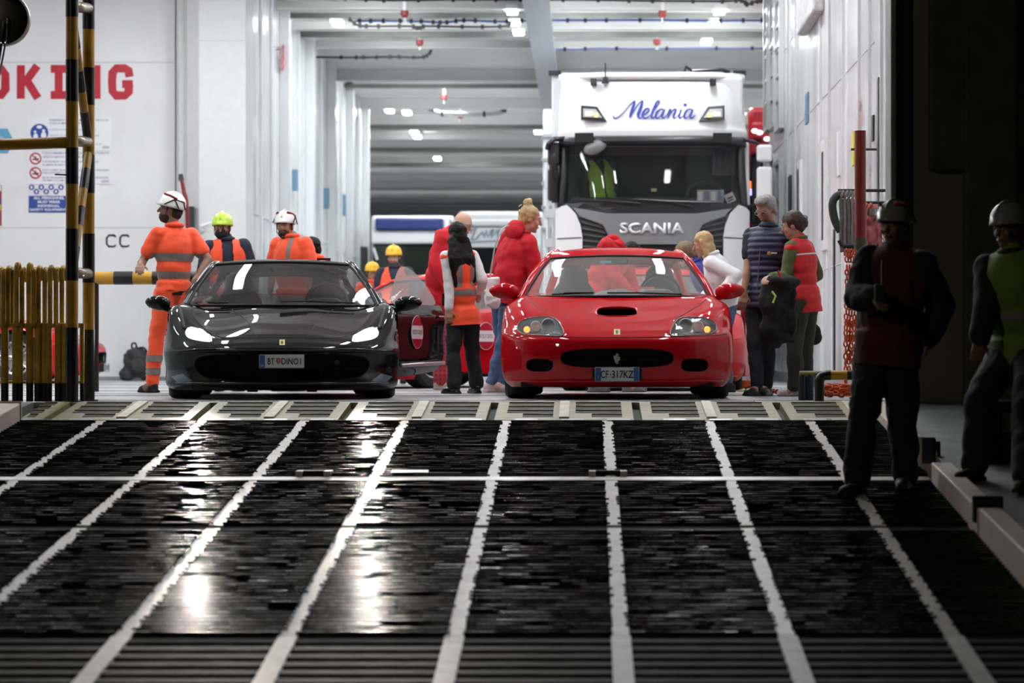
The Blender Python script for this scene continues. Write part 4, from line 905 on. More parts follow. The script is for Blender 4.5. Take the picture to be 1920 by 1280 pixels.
# grille
tmesh([(290,932),(500,970),(1020,970),(1230,936),(1180,985),(1056,1030),(1000,1135),(985,1150),(535,1150),(522,1135),(470,1035),(335,985)], -.09, .1, .3).build('grille_panel', tg, truck, bevel=.015)
tmesh([(335,990),(470,1038),(528,1150),(540,1165),(540,1290),(345,1290),(345,1100)], -.03, .06, .3).build('grille_opening', tb, truck)
tmesh(mirp([(335,990),(470,1038),(528,1150),(540,1165),(540,1290),(345,1290),(345,1100)]), -.03, .06, .3).build('grille_opening', tb, truck)
tmesh([(500,1150),(1024,1150),(1040,1700),(484,1700)], -.02, .06, .3).build('lower_grille', tb, truck)
for k in range(5):
    for m_ in (0, 1):
        p = [(342+k*3,1010+k*36),(470+k*10,1045+k*30),(472+k*10,1055+k*30),(342+k*3,1022+k*36)]
        tmesh(mirp(p) if m_ else p, -.06, .04, .3).build('grille_slat', mat('slat_grey', (.06,.063,.066), .4), truck)
t_ = text('SCANIA', 'maker_lettering', mat('letter_silver', (.72,.74,.76), .3, .3), truck, tq(757,0)[0], tq(0,1056)[1], 378/3.122/TS, 64/3.122/TS, y=-.105, off=.032, ext=.012, shear=0)
for s_ in (0, 1):
    cp = [(190,950),(215,925),(258,915),(310,965),(338,1035),(350,1105),(342,1165),(346,1290),(350,1700),(190,1700)]
    o = tmesh(mirp(cp) if s_ else cp, -.05, .4, .25).build('corner_panel', tw, truck, bevel=.03)
    ln = [(200,1110),(345,1106),(345,1112),(200,1116)]
    tmesh(mirp(ln) if s_ else ln, -.056, .03, .25).build('panel_gap', tb, o)
    hp = [(205,1560),(340,1600),(335,1660),(210,1640)]
    tmesh(mirp(hp) if s_ else hp, -.07, .05, .25).build('headlight', mat('truck_lamp', (.5,.52,.55), .1, .4), truck, bevel=.02)
b = MB(); b.b2((-1.22,-.02,.35),(1.22,.5,.75)); b.build('bumper', tw, truck, bevel=.08)
for x in (-1.0, 1.0):
    for y in (1.4, 6.5, 10.0, 11.3): wheel(truck, x, y, .5, .32, steel)
b = MB(); b.b2((-.5,.9,.7),(.5,13,1.1)); b.build('chassis', blackm, truck)
# mirrors
b = MB(); b.tube([(1.13,.2,tq(0,525)[1]),(1.3,.15,tq(0,545)[1]),(1.36,.15,tq(0,560)[1]),(1.36,.15,tq(0,890)[1]),(1.2,.25,tq(0,935)[1])], .025, 6); b.build('mirror_arm', tb, truck)
for (c0, c1) in ((560,662),(690,915)):
    z0, z1 = tq(0,c1)[1], tq(0,c0)[1]; b = MB(); b.b2((1.33,.1,z0),(1.53,.28,z1)); b.build('door_mirror', tw, truck, bevel=.04, seg=3)
b = MB(); b.tube([(-1.13,.2,tq(0,525)[1]),(-1.26,.1,tq(0,530)[1]),(-1.33,.1,tq(0,560)[1]),(-1.34,.12,tq(0,590)[1])], .035, 6); b.tube([(-1.22,.2,tq(0,560)[1]),(-1.27,.2,tq(0,640)[1]),(-1.24,.2,tq(0,900)[1])], [.05,.06,.05], 8); b.build('mirror_arm', tb, truck, smooth=True)
for (c0, c1, w) in ((545,680,.10),(700,890,.08)):
    b = MB(); b.b2((-1.34,.15,tq(0,c1)[1]),(-1.34+w+.05,.35,tq(0,c0)[1])); b.build('door_mirror', tb, truck, bevel=.03)
b = MB(); q = tq(425,580); b.sph((q[0],-.05,q[1]),(.16,.06,.09),14,8,M.Rotation(R(-25),3,'Y')); b.build('kerb_mirror', tg, truck, smooth=True)
# inside the cab
b = MB(); b.b2((-1.05,.45,tq(0,905)[1]-.1),(1.05,.8,tq(0,860)[1])); b.build('dashboard', mat('cab_dark', (.02,.022,.024), .7), truck, bevel=.05)
b = MB(); b.b2((-1.1,2.0,1.4),(1.1,2.08,3.6)); b.build('cabin_lining', mat('cab_lining', (.03,.035,.03), .9), truck)
b = MB(); q = tq(1085,830); b.tube([(q[0]+.24*cos(2*pi*k/24), .85+.08*sin(2*pi*k/24), q[1]-.05+.2*sin(2*pi*k/24)) for k in range(24)], .02, 6, cyc=True); b.build('steering_wheel', tb, truck, smooth=True)
for x in (-.62, .62): seatmesh(truck, x, 1.5, 1.65, MATS['cab_lining'])
b = MB()
for k in range(7): b.tube([(.83+.04*k,.9+.03*(k % 2),tq(0,570)[1]),(.82+.04*k,.9,tq(0,720)[1])], .03, 6)
b.build('curtain', mat('curtain_pale', (.25,.27,.27), .8), truck, smooth=True)
q = tq(1100,865); b = MB(); b.box((q[0],-.02+.1,q[1]),(.34,.02,.16)); d_ = b.build('windscreen_papers', mat('papers_grey', (.38,.4,.45), .5), truck)
for k in range(4): b = MB(); b.box((q[0]-.13+.085*k,.06,q[1]+.01*(k % 2)),(.06,.01,.11)); b.build('photo_card', [mat('card_a',(.7,.7,.68),.5),mat('card_b',(.15,.2,.3),.5)][k % 2], d_)
q = tq(1217,873); b = MB(); b.box((q[0],.15,q[1]),(.12,.01,.12),M.Rotation(R(-25),3,'Y')); o = b.build('white_ticket', paint('ticket_white',(.8,.8,.75)), truck)
b = MB(); b.box((q[0],.143,q[1]),(.08,.006,.02),M.Rotation(R(-25),3,'Y')); b.box((q[0]+.01,.143,q[1]-.03),(.08,.006,.015),M.Rotation(R(-25),3,'Y')); b.build('ticket_print', ink, o)
q = tq(770,825); b = MB(); b.box((q[0],.2,q[1]),(.07,.01,.04)); b.build('yellow_card', mat('card_y',(.6,.6,.3),.5), truck)
# trailer
tr = MB(); tr.b2((-1.32,2.9,1.15),(1.30,15,4.24)); trailer = tr.build('trailer_box', tw, truck, bevel=.02)
for s_, (x0, x1) in ((-1,(175,250)),(1,(1262,1337))):
    a_, c_ = tq(x0,0)[0]*1.07, tq(x1,0)[0]*1.07; b = MB(); b.b2((a_,2.8,4.20),(c_,3.0,4.26)); b.b2((s_*1.08-.03,2.82,3.95),(s_*1.08+.03,2.9,4.2)); b.build('corner_cap', tb, trailer, bevel=.01)
b = MB(); b.tube([(.5,2.9,4.24),(.52,2.9,4.32),(.6,2.9,4.26),(1.0,2.9,4.28),(1.12,2.9,4.24)], .025, 6); b.build('roof_cable', tb, trailer)
b = MB(); b.tube([(-1.36,2.7,1.2),(-1.38,2.7,3.0)], .03, 6)
for z in (1.4,1.9,2.3,2.7): b.box((-1.36,2.7,z),(.12,.1,.12))
b.build('side_ladder', tw, trailer)
b = MB(); z = SZ(350,38.5); b.box((SX(1404,38.5)-truck.location.x,.5,z+.02),(.06,.05,.1)); b.build('red_marker_light', mat('glow_red',(1,.1,.02),.3,emit=3), truck); b = MB(); b.box((SX(1405,38.5)-truck.location.x,.5,z-.07),(.06,.05,.08)); b.build('blue_marker_light', mat('glow_blue',(.2,.2,1),.3,emit=4), truck)

# ================================================================ BACKGROUND TRUCKS
def far_truck(name, label, px0, px1, Y, top, visor, body_m, visor_m, ws=(457,560), zlow=.6, scr=None):
    t = thing(name, label, 'truck', (SX((px0+px1)/2, Y), Y, 0)); w = (px1-px0)*Y/FPX; s = FPX/Y; z = lambda p: SZ(p, Y)
    b = MB(); b.b2((-w/2,.15,zlow),(w/2,2.2,z(top))); b.build('cab_body', body_m, t, bevel=.08)
    b = MB(); b.b2((-w/2*.86,-.12,z(visor[1])),(w/2*.86,.2,z(visor[0]))); b.build('sun_visor', visor_m, t, bevel=.04)
    b = MB(); b.b2((-w/2*.97,-.05,z(ws[0])),(w/2*.97,.2,z(visor[1])-.02)); b.build('lower_fascia', body_m, t, bevel=.04)
    b = MB(); b.b2((-w/2*.93,.02,z(ws[1])),(w/2*.93,.2,z(ws[0]))); b.build('windscreen', mat('far_screen',(.01,.015,.014),.05,spec=.8), t, bevel=.03)
    b = MB(); b.b2((-w/2*.9,-.02,zlow),(w/2*.9,.2,z(ws[1])-.1)); b.build('grille_panel', mat('far_grille',(.1,.1,.11),.5), t, bevel=.03)
    for s_ in (-1, 1):
        b = MB(); b.b2((s_*(w/2+.05),-.1,z(ws[1]-8)),(s_*(w/2+.2),.15,z(ws[0]+5))); b.build('door_mirror', tb, t, bevel=.03)
        b = MB(); b.box((s_*w*.36,-.05,z(ws[1])-.35),(.4,.1,.2)); b.build('headlight', mat('far_lamp',(.8,.85,.9),.2,emit=.5), t, bevel=.04)
        wheel(t, s_*(w/2-.25), 1.2, .5, .3, steel)
    b = MB(); b.b2((-w/2,2.4,1.1),(w/2,12,z(top)+.1)); b.build('trailer_box', tw, t, bevel=.05)
    return t
ft1 = far_truck('truck', 'distant white truck with a blue sun visor behind the yellow-helmeted worker', 694, 842, 62.0, 403, (409,431), tw, mat('visor_blue',(.015,.03,.16),.4))
b = MB(); b.tube([(-.75,-.02,SZ(465,62)),(-.67,-.03,SZ(487,62))], .03, 6); b.build('screen_reflection', sign_w, ft1)  # white bar stands in for a lamp's reflection in the windscreen
ft2 = far_truck('truck', 'distant white truck with faint script lettering behind the bald man', 858, 1014, 60.0, 395, (412,424), tw, tw, (464,565))
z = lambda p: SZ(p, 60.0); mb = MB(); xs = lambda p: SX(p,60.0)-ft2.location.x
q = [[(882,438),(886,430),(892,428),(888,440),(884,450),(894,448),(900,440)],[(900,440),(905,436),(908,444),(912,434),(915,444),(920,438),(924,430),(922,446),(930,436),(936,430),(933,444),(942,437),(950,430),(947,444),(960,438)],[(882,455),(910,453),(940,452)]]
strokes(mb, [[(xs(a),z(b_)) for a, b_ in pl] for pl in q], .035, y=-.07, th=.01); mb.build('name_lettering', mat('faint_grey',(.25,.28,.36),.5), ft2)
ft3 = far_truck('truck', 'red truck cab half hidden between the white trailer and the right wall', 1404, 1490, 47.0, 199, (230,262), mat('truck_red',(.35,.01,.02),.2,coat=.8), MATS['truck_red'], (290,420))
for (px, py) in ((1414,247),(1423,250),(1437,262)):
    b = MB(); b.sph((SX(px,47)-ft3.location.x,-.18,SZ(py,47)),(.05,.03,.035)); b.build('marker_light', mat('marker_glow',(1,1,1),.3,emit=3), ft3)
# ================================================================ LEFT: STRIPED FRAME, TUBE RAIL, SIGNS
def striped(parent, name, p0, p1, r, cuts, first_black=True, n=16, loose=.0015):
    # pole painted in bands: cuts are fractions along the pole
    a, c = V(p0), V(p1); b = MB(); b.cyl(a, c, r, n=n); o = b.build(name, yellow, parent); autosmooth(o, 50)
    ks = [0]+list(cuts)+[1]; bl = first_black
    for i in range(len(ks)-1):
        if bl: b = MB(); b.cyl(a.lerp(c, ks[i])-(c-a)*0, a.lerp(c, ks[i+1]), r+loose, n=n); q = b.build('black_band', black, o); autosmooth(q, 50)
        bl = not bl
    return o
fr = thing('striped_ladder_frame', 'tall yellow and black striped ladder frame at the left end of the ramp', 'frame')  # ladder frame: two posts joined by rungs and braces
Xp = SX(135, 22.55)
for (Y, px, ys) in ((22.55, 135, [32,112,190,277,345,429,526,614]), (23.3, 168, [55,127,197,290,362,438,530,618])):
    zt = SZ(-60, Y); P = lambda y: (zt-SZ(y, Y))/zt
    striped(fr, 'post', (Xp, Y, zt), (Xp, Y, 0), .047, [P(y) for y in ys], True)
    b = MB(); b.cyl((Xp,Y,0),(Xp,Y,.012),.075); b.build('foot_plate', steel_d, fr)
for py in (15, 266, 513): b = MB(); b.cyl((Xp,22.55,SZ(py-2,22.55)),(Xp,23.3,SZ(py,23.3)),.042); b.build('rung', MATS.get('rung_m') or mat('rung_m',(.30,.25,.16),.25,.3,var=.6,vscale=14), fr, smooth=True)
striped(fr, 'diagonal_brace', (Xp,22.55,SZ(28,22.55)), (Xp,23.25,SZ(258,23.3)), .034, [.1,.26,.44,.61,.78], False)
striped(fr, 'diagonal_brace', (Xp,23.3,SZ(283,23.3)), (Xp,22.6,SZ(500,22.55)), .034, [.17,.34,.5,.66,.84], False)
b = MB(); b.cyl((-5.25,22.55,SZ(277,22.55)),(Xp,22.55,SZ(267,22.55)),.044); b.build('side_rail', yellow, fr, smooth=True)
b = MB(); b.tube([(Xp-.12,22.5,SZ(327,22.5)),(Xp-.03,22.5,SZ(328,22.5))], .006, 5); b.build('wire_stub', blackm, fr)
# rear striped beam
bm_ = thing('striped_barrier', 'yellow and black striped horizontal beam behind the shouting worker', 'barrier'); Yb = 29.8
xa, xb = SX(176,Yb), SX(384,Yb); L = xb-xa
striped(bm_, 'beam_pole', (xa,Yb,SZ(521,Yb)), (xb,Yb,SZ(521,Yb)), .066, [(SX(p,Yb)-xa)/L for p in (214,250,286,322,358)], False)
for x in (xa, xb): b = MB(); b.cyl((x,Yb,0),(x,Yb,SZ(515,Yb)),.05); b.build('post', black, bm_)
# the folding tube rail
rail = thing('tube_rail', 'rack of dark yellow vertical tubes with black feet left of the striped post', 'rail'); Yt = 22.75
dk_y = mat('tube_yellow', (.60,.36,.04), .35, var=.5, vscale=9)
for i, px in enumerate((-22,-12,-3,6,15,22,31,41,54,63,72,84,94,105,116)):
    dy = .05*(i % 3)-.02; X = SX(px, Yt+dy); zt = SZ(500+(3 if i % 2 else 0)-(6 if px in (31,54) else 0), Yt); zb_ = SZ(612, Yt)
    b = MB(); b.tube(cr([(X,Yt+dy,zb_),(X,Yt+dy,zt-.06),(X,Yt+dy+.02,zt-.015),(X,Yt+dy+.06,zt),(X,Yt+dy+.10,zt-.02),(X,Yt+dy+.12,zt-.1)],4), .019, 10); b.build('tube', dk_y, rail, smooth=True)
for i, (px, r) in enumerate(((-14,.03),(8,.030),(30,.034),(36,.026),(55,.028),(70,.028),(83,.026),(90,.028),(108,.026),(119,.02),(153,.018))):
    X = SX(px, Yt); b = MB(); b.cyl((X,Yt+.02,SZ(718,Yt)),(X,Yt+.02,SZ(606,Yt)),r); l = b.build('leg', dk_y, rail, smooth=False); autosmooth(l)
    b = MB(); b.cyl((X,Yt+.02,.004),(X,Yt+.02,SZ(718,Yt)),r*.98); b.build('black_foot', black, l)
for (py, r) in ((610,.02),(716,.012)): b = MB(); b.cyl((SX(-30,Yt),Yt+.05,SZ(py,Yt)),(SX(150,Yt),Yt+.05,SZ(py,Yt)),r); b.build('cross_bar', dk_y, rail)
# round dish lamp, top left
ds = thing('round_lamp', 'large dark round floodlight dish at the top left corner', 'lamp', (SX(5,22.4), 22.4, SZ(36,22.4)))
b = MB(); b.lathe([(0,-.02),(.14,-.018),(.188,-.005),(.195,.01),(.195,.06),(.12,.16),(0,.2)], (0,0,0), 'Y', 36); b.build('dish', mat('dish_green',(.012,.02,.012),.35,var=.3), ds, smooth=True)
b = MB(); b.lathe([(.19,-.008),(.203,-.008),(.203,.05),(.19,.05)], (0,0,0), 'Y', 40, close=True); b.build('dish_rim', steel, ds)
b = MB(); b.tube([(.02,-.05,-.02),(.0,-.06,-.2),(-.05,-.05,-.5)], .012, 6); b.tube([(.045,-.05,-.0),(.03,-.06,-.2),(-.03,-.05,-.5)], .008, 6); b.build('bracket_rod', chrome, ds, smooth=True)
b = MB(); b.cyl((-.1,.08,0),(-.5,.08,.1),.03); b.build('mounting_arm', steel_d, ds)
# painted letters and signs on the bulkhead
ys = YL-.004
def wx(p): return SX(p, YL-.01)
def wz(p): return SZ(p, YL-.01)
def rect(mb, x0, y0, x1, y1, y=ys, th=.004): mb.prism([(wx(x0),wz(y1)),(wx(x1),wz(y1)),(wx(x1),wz(y0)),(wx(x0),wz(y0))], y, y-th)
def letter(ch, cx, y0=122, y1=185, h=22):
    mb = MB(); T = 15/127
    S = lambda pts: [(wx(cx+a), wz(b_)) for a, b_ in pts]
    c = (y0+y1)/2
    if ch == 'O': L = [S([(-14,c-14),(-14,c+14),(-6,y1-7),(6,y1-7),(14,c+14),(14,c-14),(6,y0+7),(-6,y0+7),(-14,c-14),(-14,c)])]
    if ch == 'K': L = [S([(-15,y0),(-15,y1)]), S([(-10,c+5),(16,y0+1)]), S([(-4,c-3),(17,y1-1)])]
    if ch == 'I': L = [S([(-15,y0+7),(15,y0+7)]), S([(0,y0),(0,y1)]), S([(-15,y1-7),(15,y1-7)])]
    if ch == 'N': L = [S([(-15,y0),(-15,y1)]), S([(-13,y0+8),(13,y1-8)]), S([(15,y0),(15,y1)])]
    if ch == 'G': L = [S([(17,y0+22),(15,y0+10),(8,y0+6),(-8,y0+6),(-15,y0+14),(-16,c),(-15,y1-14),(-8,y1-6),(8,y1-6),(15,y1-13),(16,c+4)]), S([(3,c+4),(23,c+4)])]
    if ch == 'M': L = [S([(-18,y0),(-18,y1)]), S([(-16,y0+4),(0,c+8)]), S([(16,y0+4),(0,c+8)]), S([(18,y0),(18,y1)])]
    if ch == 'S': L = [S([(16,y0+14),(10,y0+7),(-8,y0+7),(-15,y0+16),(-10,c-3),(10,c+3),(15,y1-16),(8,y1-7),(-10,y1-7),(-16,y1-14)])]
    strokes(mb, L, T, y=ys, th=.003); return mb
for ch, cx in (('S',-115),('M',-62),('O',-4),('K',54),('I',110),('N',166),('G',226)):
    letter(ch, cx).build('painted_letter', red_p, wall_back)
for cx in (208, 233):
    mb = MB(); S = [(cx+9,444),(cx+6,441),(cx-4,441),(cx-8,446),(cx-8,457),(cx-4,462),(cx+6,462),(cx+9,459)]
    strokes(mb, [[(wx(a),wz(b_)) for a,b_ in S]], 3.4/127, y=ys, th=.003); mb.build('painted_letter', ink, wall_back)
def board(name, label, x0, y0, x1, y1, m_): mb = MB(); rect(mb, x0, y0, x1, y1, ys, .01); return tag(mb.build(name, m_), label, 'sign')
def disc(px, py, r, m_, parent, y, ring=None, name='pictogram'):
    mb = MB(); mb.prism(oval(wx(px), wz(py), r/127, r/127, 24, 2), y, y-.003); o = mb.build(name, m_, parent)
    if ring: mb = MB(); mb.tube([(wx(px)+r/127*.9*cos(2*pi*k/24), y-.004, wz(py)+r/127*.9*sin(2*pi*k/24)) for k in range(24)], r/127*.13, 5, cyc=True); mb.tube([(wx(px)-r/127*.6, y-.005, wz(py)+r/127*.6),(wx(px)+r/127*.6, y-.005, wz(py)-r/127*.6)], r/127*.1, 5); mb.build('red_ring', ring, o)
    return o
yb_ = ys-.010
bd1 = board('parking_brake_sign', 'upper white notice with a blue round pictogram behind the striped post', 52, 219, 209, 282, sign_w)
dk = disc(74, 249, 17, sign_b, bd1, yb_)
mb = MB()
for (u, v, w, h) in ((67,256,9,12),(82,254,10,14),(66,247,5,5),(82,245,6,6)): mb.prism(oval(wx(u), wz(v), w/2/127, h/2/127, 10, 2), yb_-.004, yb_-.006)
mb.prism(oval(wx(74), wz(238), 5/127, 3/127, 10, 3), yb_-.004, yb_-.006); mb.build('white_symbol', sign_w, dk)
def tline(s_, x0, x1, py, h, par, m_=sign_t): text(s_, 'lettering', m_, par, (wx(x0)+wx(x1))/2, wz(py), wx(x1)-wx(x0), h/127, y=yb_-.001, ext=0, off=.008)
tline('INSERIRE IL FRENO A MANO DEL VEICOLO', 93, 203, 225, 3.6, bd1); tline('CON LA MARCIA INSERITA', 93, 160, 231, 3.6, bd1)
tline('ENGAGE HANDBRAKE AND GEAR OF VEHICLE', 93, 181, 243, 3.2, bd1, lblue); tline('SERREZ LE FREIN A MAIN DU VEHICULE', 93, 186, 254, 3.2, bd1, lblue); tline('PONGA EL FRENO DEL VEHICULO', 93, 190, 270, 3.2, bd1, lblue); tline('GNV', 192, 205, 276, 4.5, bd1, ink)
bd2 = board('no_smoking_sign', 'lower white notice with two red-ringed prohibition pictograms behind the striped post', 52, 284, 209, 345, sign_w)
for (py, sy) in ((297,0),(324,1)):
    d_ = disc(67, py, 11, sign_w, bd2, yb_, red_p); mb = MB(); strokes(mb, [[(wx(61),wz(py+2)),(wx(73),wz(py+1))],[(wx(66),wz(py-4)),(wx(69),wz(py+4))]], 2.6/127, y=yb_-.0035, th=.002); mb.build('black_symbol', ink, d_)
for (s_, x1, py, h) in (("E' VIETATO RIMANERE A BORDO DEI VEICOLI DURANTE LA TRAVERSATA !",205,287,3.8),('VIETATO FUMARE E USARE FIAMME LIBERE',165,294,3.8),('IT IS PROHIBITED TO REMAIN ON BOARD OF VEHICLES !',186,303,3.2),('NO SMOKING OR NAKED FLAMES',130,309,3.2),("IL EST INTERDIT DE RESTER DANS LES VEHICULES LA TRAVERSEE !",205,319,3.4),('ZONE NON FUMEUR OU FLAMMES',140,324,3.4),('ESTA PROHIBIDO PERMANECER EN LA TRAVESIA',203,333,3.2),('NO FUMAR Y NO LLAMAS',122,338,3.2),('GNV',205,340,4.5)):
    tline(s_, 80 if s_ != 'GNV' else 190, x1, py, h, bd2)
bd3 = board('safety_equipment_sign', 'solid blue sign reading ALL PERSONNEL MUST WEAR INDIVIDUAL SAFETY EQUIPMENT', 54, 367, 128, 398, sign_b)
for k, (s_, x0, x1) in enumerate((('ALL PERSONNEL',63,121),('MUST WEAR',71,113),('INDIVIDUAL',71,112),('SAFETY EQUIPMENT',56,126))):
    text(s_, 'lettering', sign_w, bd3, (wx(x0)+wx(x1))/2, wz(371+k*7.4), wx(x1)-wx(x0), 5/127, y=yb_-.001, ext=0, off=.03)
for k in range(7):
    px = 59+k*9.2; py = 351 if k % 2 == 0 else 359; d_ = disc(px, py, 5.2, sign_b, wall_back, ys, name='blue_pictogram'); mb = MB(); mb.prism(oval(wx(px), wz(py), 2.2/127, 3/127, 8, 2), ys-.003, ys-.005); mb.build('white_symbol', sign_w, d_)
mb = MB(); mb.prism([(wx(-30),wz(241)),(wx(14),wz(241)),(wx(25),wz(262)),(wx(15),wz(287)),(wx(-30),wz(287))], ys, ys-.01); o = tag(mb.build('arrow_sign', lblue), 'light blue pointed sign behind the yellow side rail', 'sign'); disc(0, 264, 9, mat('pale_blue',(.3,.5,.65),.5), o, ys-.01)
ss = tag((lambda mb: (rect(mb,-20,347,3,423), mb)[1])(MB()).build('label_strip', mat('strip_maroon',(.3,.03,.06),.5)), 'narrow strip of coloured hazard labels at the very left edge', 'sign')
for (y0, y1, m_) in ((348,358,sign_w),(373,382,sign_b),(384,394,mat('strip_yellow',(.6,.55,.05),.5))): mb = MB(); rect(mb,-19,y0,2,y1,ys-.005,.003); mb.build('coloured_label', m_, ss)
# red lance by the helmeted worker, lying against the pilaster
b = MB(); Yl = 43.0; b.tube(cr([(SX(340,Yl),Yl,SZ(335,Yl)),(SX(345,Yl),Yl,SZ(360,Yl)),(SX(351,Yl),Yl,SZ(400,Yl)),(SX(351,Yl),Yl+.2,SZ(600,Yl)),(SX(351,Yl),Yl+.2,.02)],5), .03, 8); o = tag(b.build('fire_lance', red_d, smooth=True), 'red pole leaning behind the white-helmeted worker in orange', 'pole')
b = MB(); b.cyl((SX(340,Yl),Yl,SZ(338,Yl)),(SX(339,Yl),Yl,SZ(326,Yl)),.045,.03); b.build('nozzle', steel_d, o)
# backpack
bp = thing('backpack', 'dark grey backpack standing against the white bulkhead', 'backpack', (SX(256,43.6), 43.6, 0))
# ================================================================ ORGANIC SHAPES AND PEOPLE
def organic(mb, name, m, parent, vox=.01, smooth=3, fold=0.0, ffreq=9.0, clip=(), drop=None, quilt=None, dec=None, origin=None, fn=None):
    me = bpy.data.meshes.new(name); me.from_pydata(mb.v, [], mb.f); bm = bmesh.new(); bm.from_mesh(me); bmesh.ops.recalc_face_normals(bm, faces=bm.faces); bm.to_mesh(me); bm.free()
    o = bpy.data.objects.new(name, me); C.objects.link(o)
    r = o.modifiers.new('r', 'REMESH'); r.mode = 'VOXEL'; r.voxel_size = vox
    if smooth: s_ = o.modifiers.new('s', 'SMOOTH'); s_.iterations = smooth; s_.factor = .5
    if dec: d = o.modifiers.new('d', 'DECIMATE'); d.ratio = dec
    realize(o); me = o.data
    if fold or quilt:
        bm = bmesh.new(); bm.from_mesh(me); bm.normal_update()
        for v in bm.verts:
            n = v.normal.copy(); d = 0
            if fold: p = v.co*ffreq; d += fold*(noise.noise(p)+.5*noise.noise(p*2.3)+ .7*(abs(noise.noise(V((p.x*.7,p.y*.7,p.z*1.6))))-.2))
            if quilt: d += quilt[0]*(abs(sin(v.co.z*pi/quilt[1]))-.5)
            v.co += n*d
        bm.to_mesh(me); bm.free()
    if clip or drop:
        bm = bmesh.new(); bm.from_mesh(me)
        for co, no in clip: bmesh.ops.bisect_plane(bm, geom=bm.verts[:]+bm.edges[:]+bm.faces[:], plane_co=co, plane_no=no, clear_outer=True)
        if drop:
            ds_ = [f for f in bm.faces if drop(f.calc_center_median())]; bmesh.ops.delete(bm, geom=ds_, context='FACES')
        bm.to_mesh(me); bm.free()
    me.materials.clear(); me.materials.append(m)
    for p in me.polygons: p.use_smooth = True
    o.parent = parent
    if fn: fn(o)
    return o
def band(src, name, m, parent, planes, pred=None, off=.004):
    # strip of cloth lying on a garment between two planes
    bm = bmesh.new(); bm.from_mesh(src.data)
    for co, no in planes: bmesh.ops.bisect_plane(bm, geom=bm.verts[:]+bm.edges[:]+bm.faces[:], plane_co=co, plane_no=no, clear_outer=True)
    if pred:
        d = [f for f in bm.faces if not pred(f.calc_center_median())]; bmesh.ops.delete(bm, geom=d, context='FACES')
    bm.normal_update()
    for v in bm.verts: v.co += v.normal*off
    if not bm.faces: bm.free(); return None
    me = bpy.data.meshes.new(name); bm.to_mesh(me); bm.free(); me.materials.clear(); me.materials.append(m)
    for p in me.polygons: p.use_smooth = True
    o = bpy.data.objects.new(name, me); C.objects.link(o); o.parent = parent; return o
def taper(mb, a, b, r0, r1, n=14):
    a = V(a); b = V(b); mb.cyl(a, b, r0, r1, n); mb.sph(a, r0, n, 8); mb.sph(b, r1, n, 8); return mb
def basis(f, l, u): return M((( l.x, -f.x, u.x), (l.y, -f.y, u.y), (l.z, -f.z, u.z)))   # columns: x=left, y=back, z=up
def ecyl(mb, a, b, r0, r1, Rt, n=20):
    vs = [V(a)+Rt @ V((r0[0]*cos(2*pi*k/n), r0[1]*sin(2*pi*k/n), 0)) for k in range(n)]+[V(b)+Rt @ V((r1[0]*cos(2*pi*k/n), r1[1]*sin(2*pi*k/n), 0)) for k in range(n)]
    return mb.add(vs, [(k,(k+1) % n,n+(k+1) % n,n+k) for k in range(n)]+[tuple(range(n))[::-1], tuple(range(n,2*n))])
def ik(a, c, l1, l2, pole):
    d = c-a; L = min(d.length, l1+l2-.002); dn = d.normalized(); x = (l1*l1-l2*l2+L*L)/(2*L); h = sqrt(max(0, l1*l1-x*x)); p = pole-dn*pole.dot(dn); p = p.normalized() if p.length > 1e-5 else V((0,-1,0)); return a+dn*x+p*h
skin = mat('skin', (.42,.22,.15), .5, var=.12, vscale=12); skin_d = mat('skin_tanned', (.22,.11,.07), .5, var=.15, vscale=12); skin_p = mat('skin_pale', (.52,.30,.22), .5, var=.1, vscale=12)
hv = mat('hi_vis_orange', (.95,.085,.02), .7, var=.12, vscale=5, sheen=.2); grey_t = mat('reflective_tape', (.20,.17,.16), .5, var=.2, vscale=12); lime = mat('hi_vis_lime', (.35,.70,.03), .6)
navy = mat('navy_cloth', (.012,.018,.035), .8); blackc = mat('black_cloth', (.008,.008,.009), .85); redc = mat('red_hoodie', (.52,.008,.02), .85, var=.2, vscale=5); denim = mat('denim', (.07,.12,.24), .8, var=.35, vscale=9)
def hand(mb, w, d, l, up, S, side, curl=.5):
    # palm, four fingers and a thumb; w wrist, d pointing direction, l across the palm
    d = d.normalized(); l = (l-d*l.dot(d)).normalized(); n = d.cross(l).normalized()
    k = S; p = w+d*.045*k
    mb.box(p, (.075*k,.028*k,.09*k), M((l, n, d)).transposed()); taper(mb, w-d*.02*k, w+d*.02*k, .026*k, .028*k, 10)
    for i, (o_, L) in enumerate(((-.032,.062),(-.011,.072),(.011,.07),(.032,.056))):
        a = w+d*.085*k+l*o_*k*1.05; b = a+(d*cos(curl*.6)+n*sin(curl*.6))*L*.5*k; c = b+(d*cos(curl*1.5)+n*sin(curl*1.5))*L*.5*k
        taper(mb, a-d*.01, b, .0095*k, .009*k, 8); taper(mb, b, c, .009*k, .0075*k, 8)
    a = w+d*.03*k-l*.035*k; b = a+(d*.6-l*.7+n*.25)*.035*k; c = b+(d*.9-l*.2+n*.3)*.032*k; taper(mb, a, b, .012*k, .0105*k, 8); taper(mb, b, c, .0105*k, .009*k, 8)
